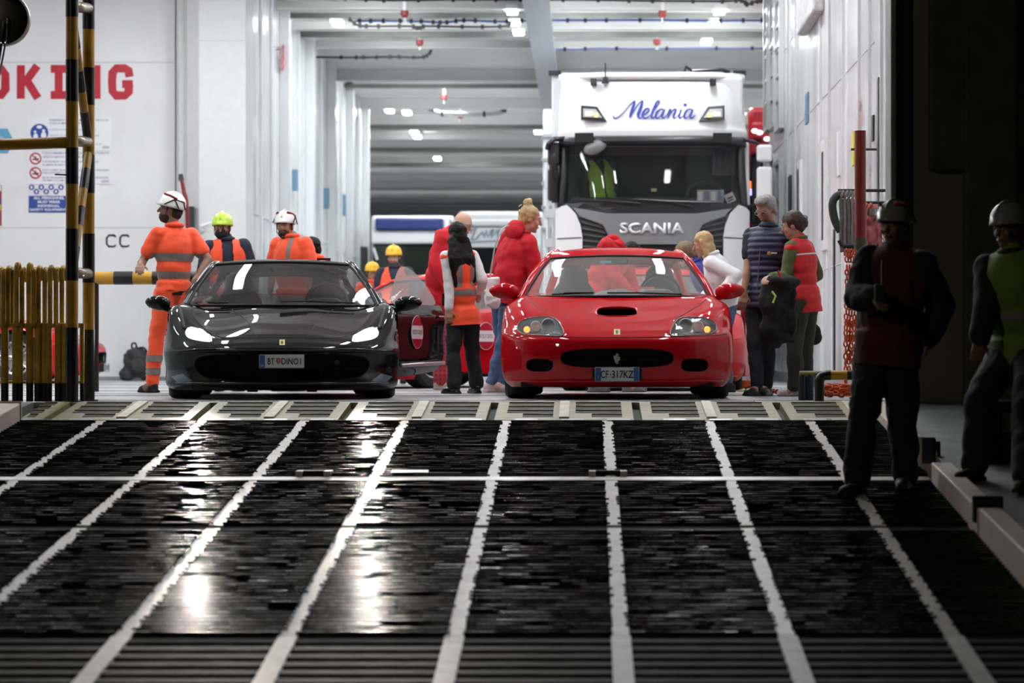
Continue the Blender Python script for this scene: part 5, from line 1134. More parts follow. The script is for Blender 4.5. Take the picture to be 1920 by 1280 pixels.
def person(label, Y, fa, head, neck, hip, A=None, B=None, feet=None, ha=None, hp=0, S=1.0, fem=False, gz=0.0, top=None, sleeve='long', tt=.02, bottom=None, bt=.02, vest=None, vstripes=(), vneck=True, hair=None, hair_m=None, helmet=None, shoes=None, sk=None, hem=-.06, flare=0, quilt=None, vquilt=None, bend=False, beard=None, fold=.010, hands=(1,1), bands=(), lbands=(), hood=None, vhem=-.10, curl=.6, tilt=0, legs=True):
    sk = sk or skin; a = R(fa); f = V((sin(a), -cos(a), 0)); l = V((cos(a), sin(a), 0))
    def W3(q): dy = q[2] if len(q) > 2 else 0; return V((SX(q[0], Y+dy), Y+dy, SZ(q[1], Y+dy)))
    N = W3(neck); Hp = W3(hip); Hd = W3(head)
    base = V((Hp.x, Y, gz)); T = thing('person', label, 'person', base)
    N -= base; Hp -= base; Hd -= base; u = (N-Hp).normalized(); tl = (N-Hp).length
    g0 = -0.0
    fu = (f-u*f.dot(u)).normalized(); lu = u.cross(-fu).normalized(); lu = lu if lu.dot(l) > 0 else -lu; Rt = basis(fu, lu, u)
    shw = (.150 if fem else .168)*S; hw = .085*S; hipw = (1.08 if fem else 1.0)
    sh = {-1: N-u*.065*S-lu*shw, 1: N-u*.065*S+lu*shw}
    def arm(sd, spec):
        s0 = sh[sd]
        if spec is None: e = s0+(-u*.9+lu*sd*.25-f*.05).normalized()*.29*S; w = e+(-V((0,0,1))+f*.25).normalized()*.25*S; return s0, e, w
        e = W3(spec[0])-base; w = W3(spec[1])-base; e = s0+(e-s0).normalized()*.285*S; w = e+(w-e).normalized()*.25*S; return s0, e, w
    arms = {-1: arm(-1, A), 1: arm(1, B)}
    hips = {-1: Hp-l*hw, 1: Hp+l*hw}; fts = {}; knees = {}
    for sd in (-1, 1):
        q = (feet[0 if sd < 0 else 1] if feet else None)
        if q is None: an = V((hips[sd].x, hips[sd].y, .085*S))
        else:
            yy = Y+q[1]; an = V((SX(q[0], yy), yy, (q[2] if len(q) > 2 else gz)+.085*S))-base
        fts[sd] = an; tot = (an-hips[sd]).length; l1 = tot*.513; l2 = tot*.489
        if bend: l1 = max(.44*S, tot*.51); l2 = max(.42*S, tot*.49+.001)
        knees[sd] = ik(hips[sd], an, l1, l2, f+l*sd*.12)
    q = a if ha is None else R(ha); hf = V((sin(q), -cos(q), 0)); hl = V((cos(q), sin(q), 0)); Rh = basis(hf, hl, V((0,0,1))) @ M.Rotation(R(hp), 3, 'X') @ M.Rotation(R(tilt), 3, 'Y')
    hs = S*1.0
    def hq(x, y, z): return Hd+Rh @ V((x*hs, y*hs, z*hs))
    # ---- body, one continuous surface
    mb = MB()
    mb.sph(hq(0,.012,.03), tuple(c*hs for c in (.076,.093,.092)), 20, 14, Rh); mb.sph(hq(0,-.022,-.045), tuple(c*hs for c in (.057,.062,.068)), 16, 10, Rh); mb.sph(hq(0,-.062,-.092), tuple(c*hs for c in (.026,.022,.020)), 10, 8, Rh)
    mb.sph(hq(0,-.060,.022), tuple(c*hs for c in (.058,.030,.030)), 12, 8, Rh); taper(mb, hq(0,-.086,.018), hq(0,-.106,-.022), .0085*hs, .0145*hs, 8)
    mb.sph(hq(0,-.078,-.055), tuple(c*hs for c in (.026,.014,.013)), 10, 6, Rh)
    for sd in (-1, 1): mb.sph(hq(sd*.077,.012,-.004), tuple(c*hs for c in (.010,.020,.032)), 10, 8, Rh); mb.sph(hq(sd*.038,-.058,-.022), tuple(c*hs for c in (.026,.024,.026)), 10, 6, Rh)
    taper(mb, hq(0,.022,-.05), N-u*.03*S, .052*S, .060*S)
    mb.sph(N-u*.17*S, (.15*S*(.9 if fem else 1),.09*S,.17*S), 18, 12, Rt); mb.sph(N-u*tl*.62, (.125*S,.085*S,.16*S), 16, 10, Rt); mb.sph(Hp+u*.02, (.145*S*hipw,.10*S,.11*S), 16, 10, Rt)
    for sd in (-1, 1):
        s0, e, w = arms[sd]; taper(mb, N-u*.05*S, s0, .05*S, .052*S); taper(mb, s0, e, .050*S*(.85 if fem else 1), .038*S); taper(mb, e, e.lerp(w, .35), .038*S, .041*S*(.85 if fem else 1)); taper(mb, e.lerp(w, .3), w, .038*S, .025*S)
        if hands[0 if sd < 0 else 1]: hand(mb, w, w-e+V((0,0,-.05)), l*sd+f*.8, u, S, sd, curl)
        if legs: taper(mb, hips[sd], knees[sd], .078*S, .052*S); taper(mb, knees[sd], fts[sd], .050*S, .036*S); mb.sph(fts[sd]+hf*.05-V((0,0,.04)), .04*S)
    body = organic(mb, 'body', sk, T, .0095*S, 2, dec=.55)
    # ---- face
    for sd in (-1, 1):
        b = MB(); b.sph(hq(sd*.030,-.083,.012), (.013*hs,.006*hs,.008*hs), 8, 6, Rh); e_ = b.build('eye', mat('eye_white',(.6,.58,.55),.3), T, smooth=True)
        b = MB(); b.sph(hq(sd*.030,-.0875,.012), (.0062*hs,.003*hs,.0062*hs), 8, 6, Rh); b.build('iris', mat('iris_dark',(.02,.012,.01),.2), e_, smooth=True)
        b = MB(); b.tube([hq(sd*.014,-.091,.031), hq(sd*.032,-.090,.036), hq(sd*.050,-.078,.030)], .0042*hs, 5); b.build('eyebrow', hair_m or mat('brow',(.06,.04,.03),.8), T, smooth=True)
    b = MB(); b.tube([hq(-.022,-.083,-.056), hq(0,-.092,-.054), hq(.022,-.083,-.056)], .0048*hs, 6); b.build('mouth', mat('lips',(.28,.08,.07),.5), T, smooth=True)
    # ---- hair
    if hair:
        mb = MB(); hh = lambda c, r: mb.sph(hq(*c), tuple(q*hs for q in r), 16, 12, Rh)
        bk = lambda p: (Rh.inverted() @ (p-Hd))
        fz = .048; dr = lambda p: (bk(p).y < -.030*hs and bk(p).z < fz*hs)
        if hair in ('short','grey'): hh((0,.022,.042),(.086,.098,.092)); hh((0,.055,-.01),(.072,.06,.075))
        if hair == 'grey': hh((0,-.03,.10),(.07,.07,.045))
        if hair == 'fringe': hh((0,.045,-.012),(.083,.065,.05))
        if hair == 'bob':
            hh((0,.02,.045),(.092,.102,.094)); hh((0,.055,-.045),(.09,.062,.10))
            for sd in (-1,1): taper(mb, hq(sd*.078,.0,.03), hq(sd*.082,.01,-.11), .030*hs, .026*hs, 10)
        if hair == 'bun':
            hh((0,.022,.045),(.090,.102,.092)); hh((0,.06,-.01),(.074,.055,.07)); hh((0,.055,.145),(.045,.042,.042)); hh((.01,.04,.175),(.022,.025,.022)); taper(mb, hq(.06,-.05,.05), hq(.075,-.05,-.05), .014*hs, .006*hs, 8)
        if hair == 'updo': hh((0,.022,.05),(.096,.108,.096)); hh((0,.07,.0),(.072,.06,.075)); hh((0,.11,.01),(.045,.04,.06))
        if hair == 'long':
            hh((0,.022,.045),(.092,.104,.094)); hh((0,.06,-.03),(.088,.062,.10))
            bkv = -f; q0 = hq(0,.06,-.06)
            for k in range(9):
                t_ = (k-4)/4; e1 = q0+V((0,0,-.17))+bkv*.05+l*t_*.105; e2 = q0+V((0,0,-.38-.04*(k % 3)))+bkv*.035+l*t_*.10-l*.05; taper(mb, q0+l*t_*.075, e1, .038, .038, 10); taper(mb, e1, e2, .038, .014, 10)
        organic(mb, 'hair', hair_m, T, .008*S, 2, fold=.006, ffreq=26, drop=dr, dec=.7)
        if hair in ('bun','updo'):
            b = MB(); c = (0,.105,.10) if hair == 'bun' else (0,.135,.05)
            for k in range(6): b.tube([hq(-.03+.012*k,c[1],c[2]+.02), hq(-.03+.012*k,c[1]+.018,c[2]), hq(-.03+.012*k,c[1]+.004,c[2]-.03)], .004, 5)
            b.build('hair_clip', mat('clip_grey',(.2,.2,.22),.3,.4), T, smooth=True)
    if beard:
        mb = MB(); mb.sph(hq(0,-.030,-.066), tuple(c*hs for c in (.060,.064,.056)), 14, 10, Rh); bk = lambda p: (Rh.inverted() @ (p-Hd))
        organic(mb, 'beard', beard, T, .007*S, 1, fold=.004, ffreq=40, drop=lambda p: bk(p).z > -.030*hs or (abs(bk(p).x) < .026*hs and bk(p).z > -.066*hs and bk(p).z < -.050*hs))
    if helmet:
        hm, acc = helmet; Hm = M.Translation(hq(0,.012,.045)) @ (Rh @ M.Rotation(R(-6),3,'X')).to_4x4(); k = hs
        b = MB(); prof = [(.0,.112),(.03,.110),(.06,.098),(.085,.074),(.101,.04),(.106,.0),(.107,-.022),(.103,-.022),(.10,.0)]
        vs = []; n = 28
        for r_, z_ in prof:
            for q in range(n):
                t_ = 2*pi*q/n; br = 1.18+ (.22*max(0, -sin(t_))**3 if (z_ < -.01) else 0); vs.append(Hm @ V((r_*cos(t_)*k, r_*sin(t_)*br*k, z_*k)))
        b.add(vs, [(j*n+q, j*n+(q+1) % n, (j+1)*n+(q+1) % n, (j+1)*n+q) for j in range(len(prof)-1) for q in range(n)]); h_ = b.build('helmet', hm, T, smooth=True)
        b = MB(); b.tube([Hm @ V((0,-.115*k*cos(t)*1.02,(.0+.117*sin(t))*k)) for t in [.25+2.6*q/10 for q in range(11)]], .012*k, 8); b.build('helmet_ridge', hm, h_, smooth=True)
        if acc:
            for sd in (-1, 1):
                b = MB(); b.tube([Hm @ V((sd*.05*k,-.085*k,.085*k)), Hm @ V((sd*.082*k,-.02*k,.078*k)), Hm @ V((sd*.09*k,.04*k,.06*k))], .012*k, 6); b.build('red_stripe', acc, h_, smooth=True)
                b = MB(); b.tube([Hm @ V((sd*.108*k,-.06*k,-.01*k)), Hm @ V((sd*.10*k,.02*k,.055*k)), Hm @ V((sd*.06*k,.105*k,.05*k)), Hm @ V((sd*.03*k,.125*k,-.01*k))], .006*k, 5); b.tube([Hm @ V((sd*.10*k,.02*k,.055*k)), Hm @ V((sd*.105*k,.08*k,-.02*k))], .006*k, 5); b.build('head_strap', blackc, h_)
        for sd in (-1, 1):
            b = MB(); b.tube([hq(sd*.082,-.01,.03), hq(sd*.075,-.03,-.06), hq(sd*.02,-.055,-.112)], .004, 5); b.build('chin_strap', blackc, h_)
    # ---- trousers
    if legs:
        mb = MB(); mb.sph(Hp+u*.03*S, (.158*S*hipw+bt*.4,.112*S+bt*.4,.12*S), 18, 12, Rt); mb.cyl(Hp, Hp+u*.09*S, .13*S, .125*S)
        for sd in (-1, 1):
            taper(mb, hips[sd]-V((0,0,.01)), knees[sd], .084*S+bt, .056*S+bt*.9); an = fts[sd]; taper(mb, knees[sd], an+V((0,0,.02)), .056*S+bt*.9, .042*S+bt*(1+flare))
        tr_ = organic(mb, 'trousers', bottom, T, .011*S, 2, fold=fold, ffreq=8, clip=[(V((0,0,.045*S+ min(fts[-1].z, fts[1].z)-.085*S)), V((0,0,-1)))] if feet is None or len(feet[0]) < 3 else ())
        for (z0, z1) in lbands: band(tr_, 'reflective_band', grey_t, tr_, [(V((0,0,z1)), V((0,0,1))), (V((0,0,z0)), V((0,0,-1)))])
        for sd in (-1, 1):
            an = fts[sd]; c = an-V((0,0,.085*S)); ff = (f+l*sd*.18).normalized(); Rf = basis(ff, V((-ff.y, ff.x, 0)), V((0,0,1)))
            mb = MB(); mb.sph(c+ff*.09*S+V((0,0,.035*S)), (.046*S,.095*S,.036*S), 14, 8, Rf); mb.sph(c-ff*.015*S+V((0,0,.05*S)), (.040*S,.062*S,.052*S), 14, 8, Rf); mb.box(c+ff*.05*S+V((0,0,.012*S)), (.078*S,.245*S,.022*S), Rf); taper(mb, c+V((0,0,.05*S)), c+V((0,0,.10*S)), .042*S, .040*S)
            s1 = organic(mb, 'shoe', (shoes or blackc), T, .008*S, 1, clip=[(c+V((0,0,.001)), V((0,0,-1)))])
    # ---- upper garment
    def torso_mb(t, armsl=0, low=hem, sfac=1):
        mb = MB(); wS = (.155 if fem else .172)*S
        mb.sph(N-u*.20*S, (wS+t,.112*S+t,.20*S+t), 20, 14, Rt); mb.sph(N-u*tl*.62, ((.132 if fem else .15)*S+t,.10*S+t,.20*S), 18, 12, Rt); mb.sph(Hp+u*.01, ((.152 if fem else .148)*S*hipw+t,.112*S+t,.17*S+t*.5), 18, 12, Rt)
        ecyl(mb, Hp+u*(low-.03)*S, Hp+u*.10*S, ((.158 if fem else .152)*S+t,.115*S+t), ((.14 if fem else .15)*S+t,.10*S+t), Rt)
        taper(mb, N-u*.05*S, N+u*.012*S, .082*S+t*.5, .060*S+t*.4)
        for sd in (-1, 1): taper(mb, N-u*.055*S+lu*sd*.05*S, sh[sd]-u*.008*S, .060*S+t*.6, .050*S+t*.6)
        if armsl:
            for sd in (-1, 1):
                s0, e, w = arms[sd]; af = .9 if fem else 1
                if armsl == 1: taper(mb, s0, e.lerp(w, 0), .058*S*af+t, .048*S*af+t); taper(mb, e, e.lerp(w, .93), .048*S*af+t, .034*S+t*.9)
                else: taper(mb, s0, s0.lerp(e, .62), .052*S*af+t, .054*S*af+t)
        return mb
    hemp = Hp+u*hem*S; G = None
    if top:
        cl = [(hemp, -u)]
        G = organic(torso_mb(tt, 1 if sleeve == 'long' else 2, hem), 'jacket' if sleeve == 'long' else 'shirt', top, T, .011*S, 3, fold=fold, ffreq=7, clip=cl, quilt=quilt)
        b = MB(); c0 = N+u*.02*S; b.tube([c0+(lu*cos(2*pi*k/18)*.070+fu*sin(2*pi*k/18)*.072)*S for k in range(18)], .014*S+tt*.3, 8, cyc=True); b.build('collar', top, G, smooth=True)
        if hood:
            mb = MB(); hc = N-fu*.085*S+u*.015*S; mb.sph(hc, (.125*S,.06*S,.085*S), 16, 10, Rt); mb.sph(hc+u*.04*S+fu*.02*S, (.105*S,.07*S,.06*S), 16, 10, Rt); organic(mb, 'hood', top, G, .010, 2, fold=.009, ffreq=9)
    if vest:
        dv = None
        if vneck: dv = lambda p: ((p-N).dot(fu) > .01) and abs((p-N).dot(lu)) < (.012+max(0, .20+(p-N).dot(u)/S)*.30)*S and (p-N).dot(u) > -.9
        if vneck == 'open': dv = lambda p: ((p-N).dot(fu) > .01) and abs((p-N).dot(lu)) < .055*S
        VG = organic(torso_mb(tt+.016, 0, vhem), 'vest', vest, T, .011*S, 3, fold=fold*.7, ffreq=6, clip=[(Hp+u*vhem*S, -u)], drop=dv, quilt=vquilt)
    gar = VG if vest else G
    for (kind, p0, p1) in (vstripes or ()):
        if kind == 'h': band(gar, 'reflective_stripe', grey_t, gar, [(Hp+u*p1, u), (Hp+u*p0, -u)], (None if vest or True else None) if vest else (lambda p: abs((p-Hp).dot(lu)) < .235*S))
        if kind == 'v': band(gar, 'reflective_stripe', grey_t, gar, [(Hp+lu*p1, lu), (Hp+lu*p0, -lu)], lambda p: (p-N).dot(u) > -.38*S)
    return T, dict(N=N, Hp=Hp, u=u, f=f, l=l, fu=fu, lu=lu, arms=arms, Hd=Hd, Rh=Rh, hq=hq, base=base, top=G, S=S, vest=(VG if vest else None))
helm_w = mat('helmet_white', (.82,.82,.80), .25, coat=.5); helm_y = mat('helmet_yellow', (.75,.42,.02), .35); helm_l = mat('helmet_lime', (.48,.72,.04), .3, coat=.3)
hair_bk = mat('hair_black', (.006,.005,.005), .6, spec=.25); hair_bl = mat('hair_blonde', (.45,.30,.14), .55, var=.35, vscale=40, stretch=(1,1,.2)); hair_gr = mat('hair_grey', (.36,.34,.32), .6, var=.4, vscale=50); hair_br = mat('hair_brown', (.055,.028,.018), .55, var=.4, vscale=40)
beard_d = mat('beard_dark', (.022,.015,.012), .8)
white_c = mat('white_cloth', (.70,.70,.72), .8); olive = mat('olive_trousers', (.045,.048,.035), .85, var=.3); green_s = mat('green_sweater', (.10,.12,.05), .85, var=.2); jeans_d = mat('dark_jeans', (.018,.02,.028), .8)
# 1 shouting worker
p, d = person('worker in white helmet and orange hi-vis set shouting to the left beside the black car', 28.85, -145, (319,394), (327,426), (325,548), A=((384,478,.05),(372,515,-.1)), B=((276,474,-.1),(262,500,-.45)), feet=((352,.25),(285,-.05)), ha=-88, hp=-8, S=1.08, top=hv, sleeve='short', tt=.018, bottom=hv, bt=.022, hair='short', hair_m=beard_d, helmet=(helm_w, red_d), beard=beard_d, sk=skin_d, hem=.02, vstripes=(('h',.30,.375),('h',.13,.20)), lbands=((.30,.365),(.175,.24)), fold=.012)
b = MB(); b.lathe([(.125,0),(.14,.02),(.14,.05),(.125,.06)], (0,0,0), 'Z', 24, close=True); o = b.build('belt', blackc, p); o.location = d['Hp']+V((0,0,-.03)); o.scale = (1.15,.9,.8)
b = MB(); b.tube([d['arms'][1][0].lerp(d['arms'][1][1], .72)+V((.05*cos(k),.05*sin(k),.0)) for k in (0,1,2,3)], .01, 5)
# 2 lime helmet and mask
p, d = person('masked worker in lime green helmet and open orange vest behind the black car', 30.0, 12, (417,428), (424,452), (428,560), S=1.0, top=navy, vest=hv, vneck='open', bottom=navy, hair='short', hair_m=hair_bk, helmet=(helm_l, None), ha=-5, hp=4, vstripes=(), sk=skin, tt=.03)
b = MB(); b.sph(d['hq'](0,-.045,-.05), (.068,.066,.060), 16, 10, d['Rh']); b.build('face_mask', blackc, p, smooth=True)
# 3 bearded worker
p, d = person('bearded worker in white helmet and orange shirt standing behind the black car roof', 30.0, -30, (534,424), (546,446), (548,560), S=1.0, top=hv, sleeve='short', tt=.03, bottom=navy, hair='short', hair_m=hair_bk, helmet=(helm_w, red_d), beard=beard_d, ha=-12, hp=3, sk=skin, vstripes=(('v',.03,.075),))
# 4 head behind the roof
p, d = person('short-haired worker looking down, only his head and orange collar above the black car roof', 31.2, -60, (583,467), (593,486), (600,590), S=.97, top=hv, sleeve='short', bottom=navy, hair='short', hair_m=hair_bk, ha=-75, hp=14, sk=skin_d)
# 5, 6 yellow helmets
p, d = person('bearded worker in yellow helmet and orange vest looking down beside the open black door', 38.6, -8, (738,482), (741,503), (744,600), S=1.0, top=navy, vest=hv, bottom=navy, hair='short', hair_m=hair_bk, helmet=(helm_y, None), beard=mat('beard_brown', (.10,.06,.04), .8), hp=8, sk=skin_p, tt=.03)
p, d = person('second yellow-helmeted worker, half hidden behind the black car roof edge', 38.9, 20, (698,511), (698,530), (697,615), S=.9, top=hv, bottom=navy, hair='short', hair_m=hair_bk, helmet=(helm_y, None), hp=10, sk=skin)
# 7 bald man
plaid = mat('plaid_red', (.30,.02,.03), .85)
nt = plaid.node_tree; tc = nt.nodes.new('ShaderNodeTexCoord'); mx = nt.nodes.new('ShaderNodeMix'); mx.data_type = 'RGBA'; mx.inputs['A'].default_value = (.32,.02,.035,1); mx.inputs['B'].default_value = (.05,.012,.02,1); fac = None
for ax in ('X','Z'):
    wv = nt.nodes.new('ShaderNodeTexWave'); wv.bands_direction = ax; wv.inputs['Scale'].default_value = 7; wv.wave_profile = 'SIN'; nt.links.new(tc.outputs['Object'], wv.inputs[0])
    if fac is None: fac = wv
    else: mm = nt.nodes.new('ShaderNodeMath'); mm.operation = 'MULTIPLY'; nt.links.new(fac.outputs['Fac'], mm.inputs[0]); nt.links.new(wv.outputs['Fac'], mm.inputs[1])
nt.links.new(mm.outputs[0], mx.inputs['Factor']); nt.links.new(mx.outputs['Result'], nt.nodes['Principled BSDF'].inputs['Base Color'])
p, d = person('bald man in red jacket and checked trousers leaning forward behind the orange-vested woman', 31.3, 72, (868,421,-.1), (846,438,-.05), (815,568,0), A=((818,512,-.25),(866,556,-.3)), B=((874,510,.1),(908,548,-.1)), feet=((828,-.1),(826,.3)), ha=66, hp=22, S=1.04, top=redc, tt=.05, bottom=plaid, bt=.035, hair='fringe', hair_m=hair_gr, sk=skin_p, shoes=mat('khaki_trainer', (.28,.25,.20), .7), fold=.018, hem=-.05)
b = MB(); b.box(d['Hp']+V((.0,-.05,-.45)), (.25,.26,.03)); 
# 8 woman in vest
p, d = person('long-haired woman in orange vest, white blouse and black trousers standing between the two cars', 28.0, -148, (857,441), (860,468), (868,598), A=((905,525,.0),(893,560,.35)), B=((842,532,-.10),(841,588,-.15)), feet=((893,.12),(852,-.12)), ha=-160, hp=6, S=.93, fem=True, top=white_c, tt=.012, vest=hv, vneck=False, vstripes=(('h',.215,.275),('v',.045,.09),('v',-.09,-.045)), bottom=blackc, bt=.018, flare=.7, hair='long', hair_m=hair_bk, sk=skin, shoes=mat('black_leather', (.01,.01,.01), .25), vhem=-.06)
b = MB(); b.box(d['Hp']+d['l']*.14+d['f']*.1+V((0,0,.18)), (.05,.04,.11)); b.cyl(d['Hp']+d['l']*.14+d['f']*.1+V((0,0,.22)), d['Hp']+d['l']*.14+d['f']*.1+V((0,0,.42)), .008); o = b.build('radio', blackm); o.location = d['base']; tag(o, 'black handheld radio clipped to the orange vest of the long-haired woman', 'radio')
# 9 blonde woman in hoodie
p, d = person('blonde woman with hair bun, red hoodie and blue jeans leaning over the red car', 28.9, 128, (994,412), (976,438), (946,560), A=((1004,508,-.1),(996,552,-.1)), B=((938,500,.2),(960,540,.35)), feet=((921,-.1),(940,.35)), ha=100, hp=12, S=1.06, fem=True, top=redc, tt=.034, bottom=denim, bt=.008, hair='bun', hair_m=hair_bl, sk=skin_p, shoes=mat('pink_trainer', (.5,.35,.36), .7), hood=True, fold=.016, hem=-.04)
bag = thing('shoulder_bag', 'white shoulder bag hanging on the left side of the blonde woman in the red hoodie', 'bag', (SX(924,28.6), 28.62, SZ(575,28.6)))
mb = MB(); mb.box((0,0,.15),(.13,.09,.26)); mb.sph((0,0,.07),(.085,.06,.09)); organic(mb, 'bag_body', white_c, bag, .01, 4, fold=.015, ffreq=10)
b = MB(); b.tube(cr([(-.03,0,.27),(.0,-.03,.45),(.03,-.06,.60),(.09,-.02,.74),(.15,.05,.78)],5), .008, 6); b.build('strap', mat('strap_grey',(.4,.4,.4),.6), bag, smooth=True)
# 10 bent man in red hoodie
p, d = person('person in red hoodie bending down behind the red car roof, head tucked out of sight', 29.2, 60, (1182,478,.25), (1158,464,.1), (1112,560,0), A=((1150,530,-.1),(1190,560,0)), B=((1180,530,.3),(1200,560,.3)), feet=((1115,-.1),(1180,.1)), hp=50, S=1.0, top=redc, tt=.035, bottom=jeans_d, hair='short', hair_m=hair_bk, hood=True, fold=.016, sk=skin, shoes=mat('grey_shoe', (.12,.12,.13), .7))
# 11, 12
p, d = person('woman with straight blonde hair and white shirt leaning left behind the red car', 29.1, -105, (1318,459), (1334,480), (1364,565), A=((1350,545,.3),(1320,560,.2)), B=((1371,512,-.2),(1352,552,-.25)), feet=((1352,.1),(1366,-.05)), ha=-95, hp=16, S=.97, fem=True, top=mat('white_shirt', (.74,.75,.78), .8), tt=.024, bottom=denim, bt=.01, hair='bob', hair_m=hair_bl, sk=skin_p, fold=.014)
p, d = person('woman with tied brown hair and blue top stooping beside the blonde woman', 29.75, -100, (1284,478), (1303,494), (1342,560), S=.93, fem=True, top=mat('blue_top', (.03,.035,.20), .8), tt=.02, bottom=denim, hair='updo', hair_m=mat('hair_light_brown', (.20,.13,.07), .6, var=.4, vscale=40), feet=((1338,.1),(1345,-.05)), hp=25, sk=skin_p)
# 13 grey-haired man
navyq = mat('navy_quilt', (.020,.022,.065), .5, sheen=.1)
p, d = person('grey-haired man with glasses and navy quilted vest looking down beside the red car', 26.4, -28, (1437,394), (1441,428), (1432,556), A=((1402,500,.0),(1394,553,-.1)), B=((1478,500,.15),(1470,545,.0)), feet=((1420,-.05),(1438,.1)), ha=-38, hp=24, S=1.03, top=navy, sleeve='short', tt=.012, vest=navyq, vneck=False, vquilt=(.012,.052), bottom=jeans_d, bt=.014, hair='grey', hair_m=hair_gr, sk=skin, shoes=mat('boot_black', (.01,.01,.01), .35), hands=(1,1))
b = MB()
for s_ in (-1, 1): b.tube([d['hq'](s_*.032+.022*cos(2*pi*k/14), -.101, .010+.017*sin(2*pi*k/14)) for k in range(14)], .0022, 5, cyc=True); b.tube([d['hq'](s_*.054,-.10,.014), d['hq'](s_*.080,.0,.010)], .0022, 5)
b.tube([d['hq'](-.010,-.102,.012), d['hq'](.010,-.102,.012)], .0022, 5); b.build('glasses', steel, p)
b = MB(); c = d['N']-d['u']*.21+d['fu']*.150; b.tube([d['N']+d['fu']*.10-d['u']*.02, c, d['Hp']+d['fu']*.150+d['u']*.05], .0035, 5); b.build('zip', mat('zip_grey',(.12,.13,.2),.5), d['vest'])
b = MB(); c = d['N']-d['u']*.22+d['fu']*.120+d['lu']*.08; b.sph(c, (.022,.012,.026)); b.build('chest_emblem', mat('emblem_gold', (.5,.32,.08), .4), d['vest'])
b = MB(); c2 = c+d['lu']*.045; b.box(c2, (.05,.01,.012)); b.build('chest_lettering', sign_w, d['vest'])
# 14 woman in red vest
redv = mat('red_vest', (.62,.015,.02), .6, var=.1)
p, d = person('dark-haired woman in red padded vest and green sweater holding black coats by the white wall', 26.2, -122, (1486,424), (1497,450), (1508,560), A=((1535,520,.2),(1500,540,.4)), B=((1473,522,-.12),(1449,520,-.3)), feet=((1512,.2),(1492,-.1)), ha=-105, hp=14, S=.95, fem=True, top=green_s, tt=.016, vest=redv, vneck=False, vquilt=(.004,.09), bottom=olive, bt=.024, flare=.3, hair='updo', hair_m=hair_br, sk=skin_p, shoes=mat('white_trainer', (.62,.60,.58), .7), vhem=-.13)
band(d['vest'], 'piping', sign_w, d['vest'], [(d['N']-d['u']*.125, d['u']), (d['N']-d['u']*.137, -d['u'])])
ct = thing('coat_bundle', 'black coats hung over the arm of the woman in the red vest', 'coat', (SX(1458,25.9), 25.85, SZ(655,25.9)))
mb = MB(); mb.sph((.04,.0,.58),(.17,.10,.07)); mb.box((-.02,0,.38),(.20,.10,.50),M.Rotation(R(8),3,'Y')); mb.sph((-.05,0,.16),(.12,.07,.17)); mb.box((.07,.02,.30),(.16,.09,.5)); mb.sph((-.07,-.02,.42),(.09,.07,.22))
organic(mb, 'coat', blackc, ct, .012, 4, fold=.03, ffreq=6)
b = MB(); b.tube([(-.06,-.12,.50),(-.03,-.13,.46),(-.05,-.13,.40)], .01, 5); b.build('reflective_tab', mat('tab_lime',(.4,.6,.1),.5), ct); b = MB(); b.tube([(-.01,-.12,.68),(.02,-.125,.62)], .012, 5); b.build('red_tab', red_p, ct)
mb = MB(); mb.sph((-.04,0,.03),(.09,.06,.08)); mb.sph((-.01,0,-.02),(.07,.06,.07)); hb = organic(mb, 'handbag', blackc, None, .01, 3); hb.location = (SX(1530,26.5), 26.55, SZ(628,26.5)); tag(hb, 'dark round bag at the hip of the woman in the red vest', 'bag')
# 15 silhouetted worker
gz = rz(17.5)
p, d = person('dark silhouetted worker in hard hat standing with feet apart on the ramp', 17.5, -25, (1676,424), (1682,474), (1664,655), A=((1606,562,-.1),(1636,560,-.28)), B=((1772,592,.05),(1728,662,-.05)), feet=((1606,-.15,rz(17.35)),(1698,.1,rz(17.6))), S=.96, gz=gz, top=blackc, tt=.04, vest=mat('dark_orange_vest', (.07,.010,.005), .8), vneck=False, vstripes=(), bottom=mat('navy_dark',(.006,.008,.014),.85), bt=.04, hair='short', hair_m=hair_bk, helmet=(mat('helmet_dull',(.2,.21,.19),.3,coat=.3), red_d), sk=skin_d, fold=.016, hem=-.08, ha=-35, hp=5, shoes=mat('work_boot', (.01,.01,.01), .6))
b = MB(); c = d['arms'][-1][2]+V((.02,-.07,.02)); b.box(c, (.06,.035,.13)); b.cyl(c+V((.015,0,.06)), c+V((.015,0,.2)), .007); o = b.build('radio', steel_d, bevel=.006); o.location = d['base']; tag(o, 'handheld radio held to the chest by the silhouetted worker', 'radio')
# 16 seated worker
gz = pl_z(17.5)
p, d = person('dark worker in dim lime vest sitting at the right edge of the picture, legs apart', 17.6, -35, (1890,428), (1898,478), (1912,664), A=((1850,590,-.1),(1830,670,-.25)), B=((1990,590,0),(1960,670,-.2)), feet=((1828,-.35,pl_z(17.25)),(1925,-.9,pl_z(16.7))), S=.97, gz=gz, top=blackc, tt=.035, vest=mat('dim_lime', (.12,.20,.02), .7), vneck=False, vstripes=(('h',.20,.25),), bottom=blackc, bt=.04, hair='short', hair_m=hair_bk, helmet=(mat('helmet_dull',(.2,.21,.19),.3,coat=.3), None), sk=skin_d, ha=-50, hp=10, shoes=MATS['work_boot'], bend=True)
X = SX(1925,17.75); b = MB(); b.lathe([(0,0),(.15,0),(.15,.03),(.09,.06),(.08,.50),(.14,.55),(.15,.60),(.12,.63),(0,.64)], (0,0,0), 'Z', 24); st_ = b.build('bollard', steel_d, loc=(X, 17.78, pl_z(17.78)-.06)); autosmooth(st_); tag(st_, 'dark mooring bollard the seated worker in lime sits on', 'bollard')
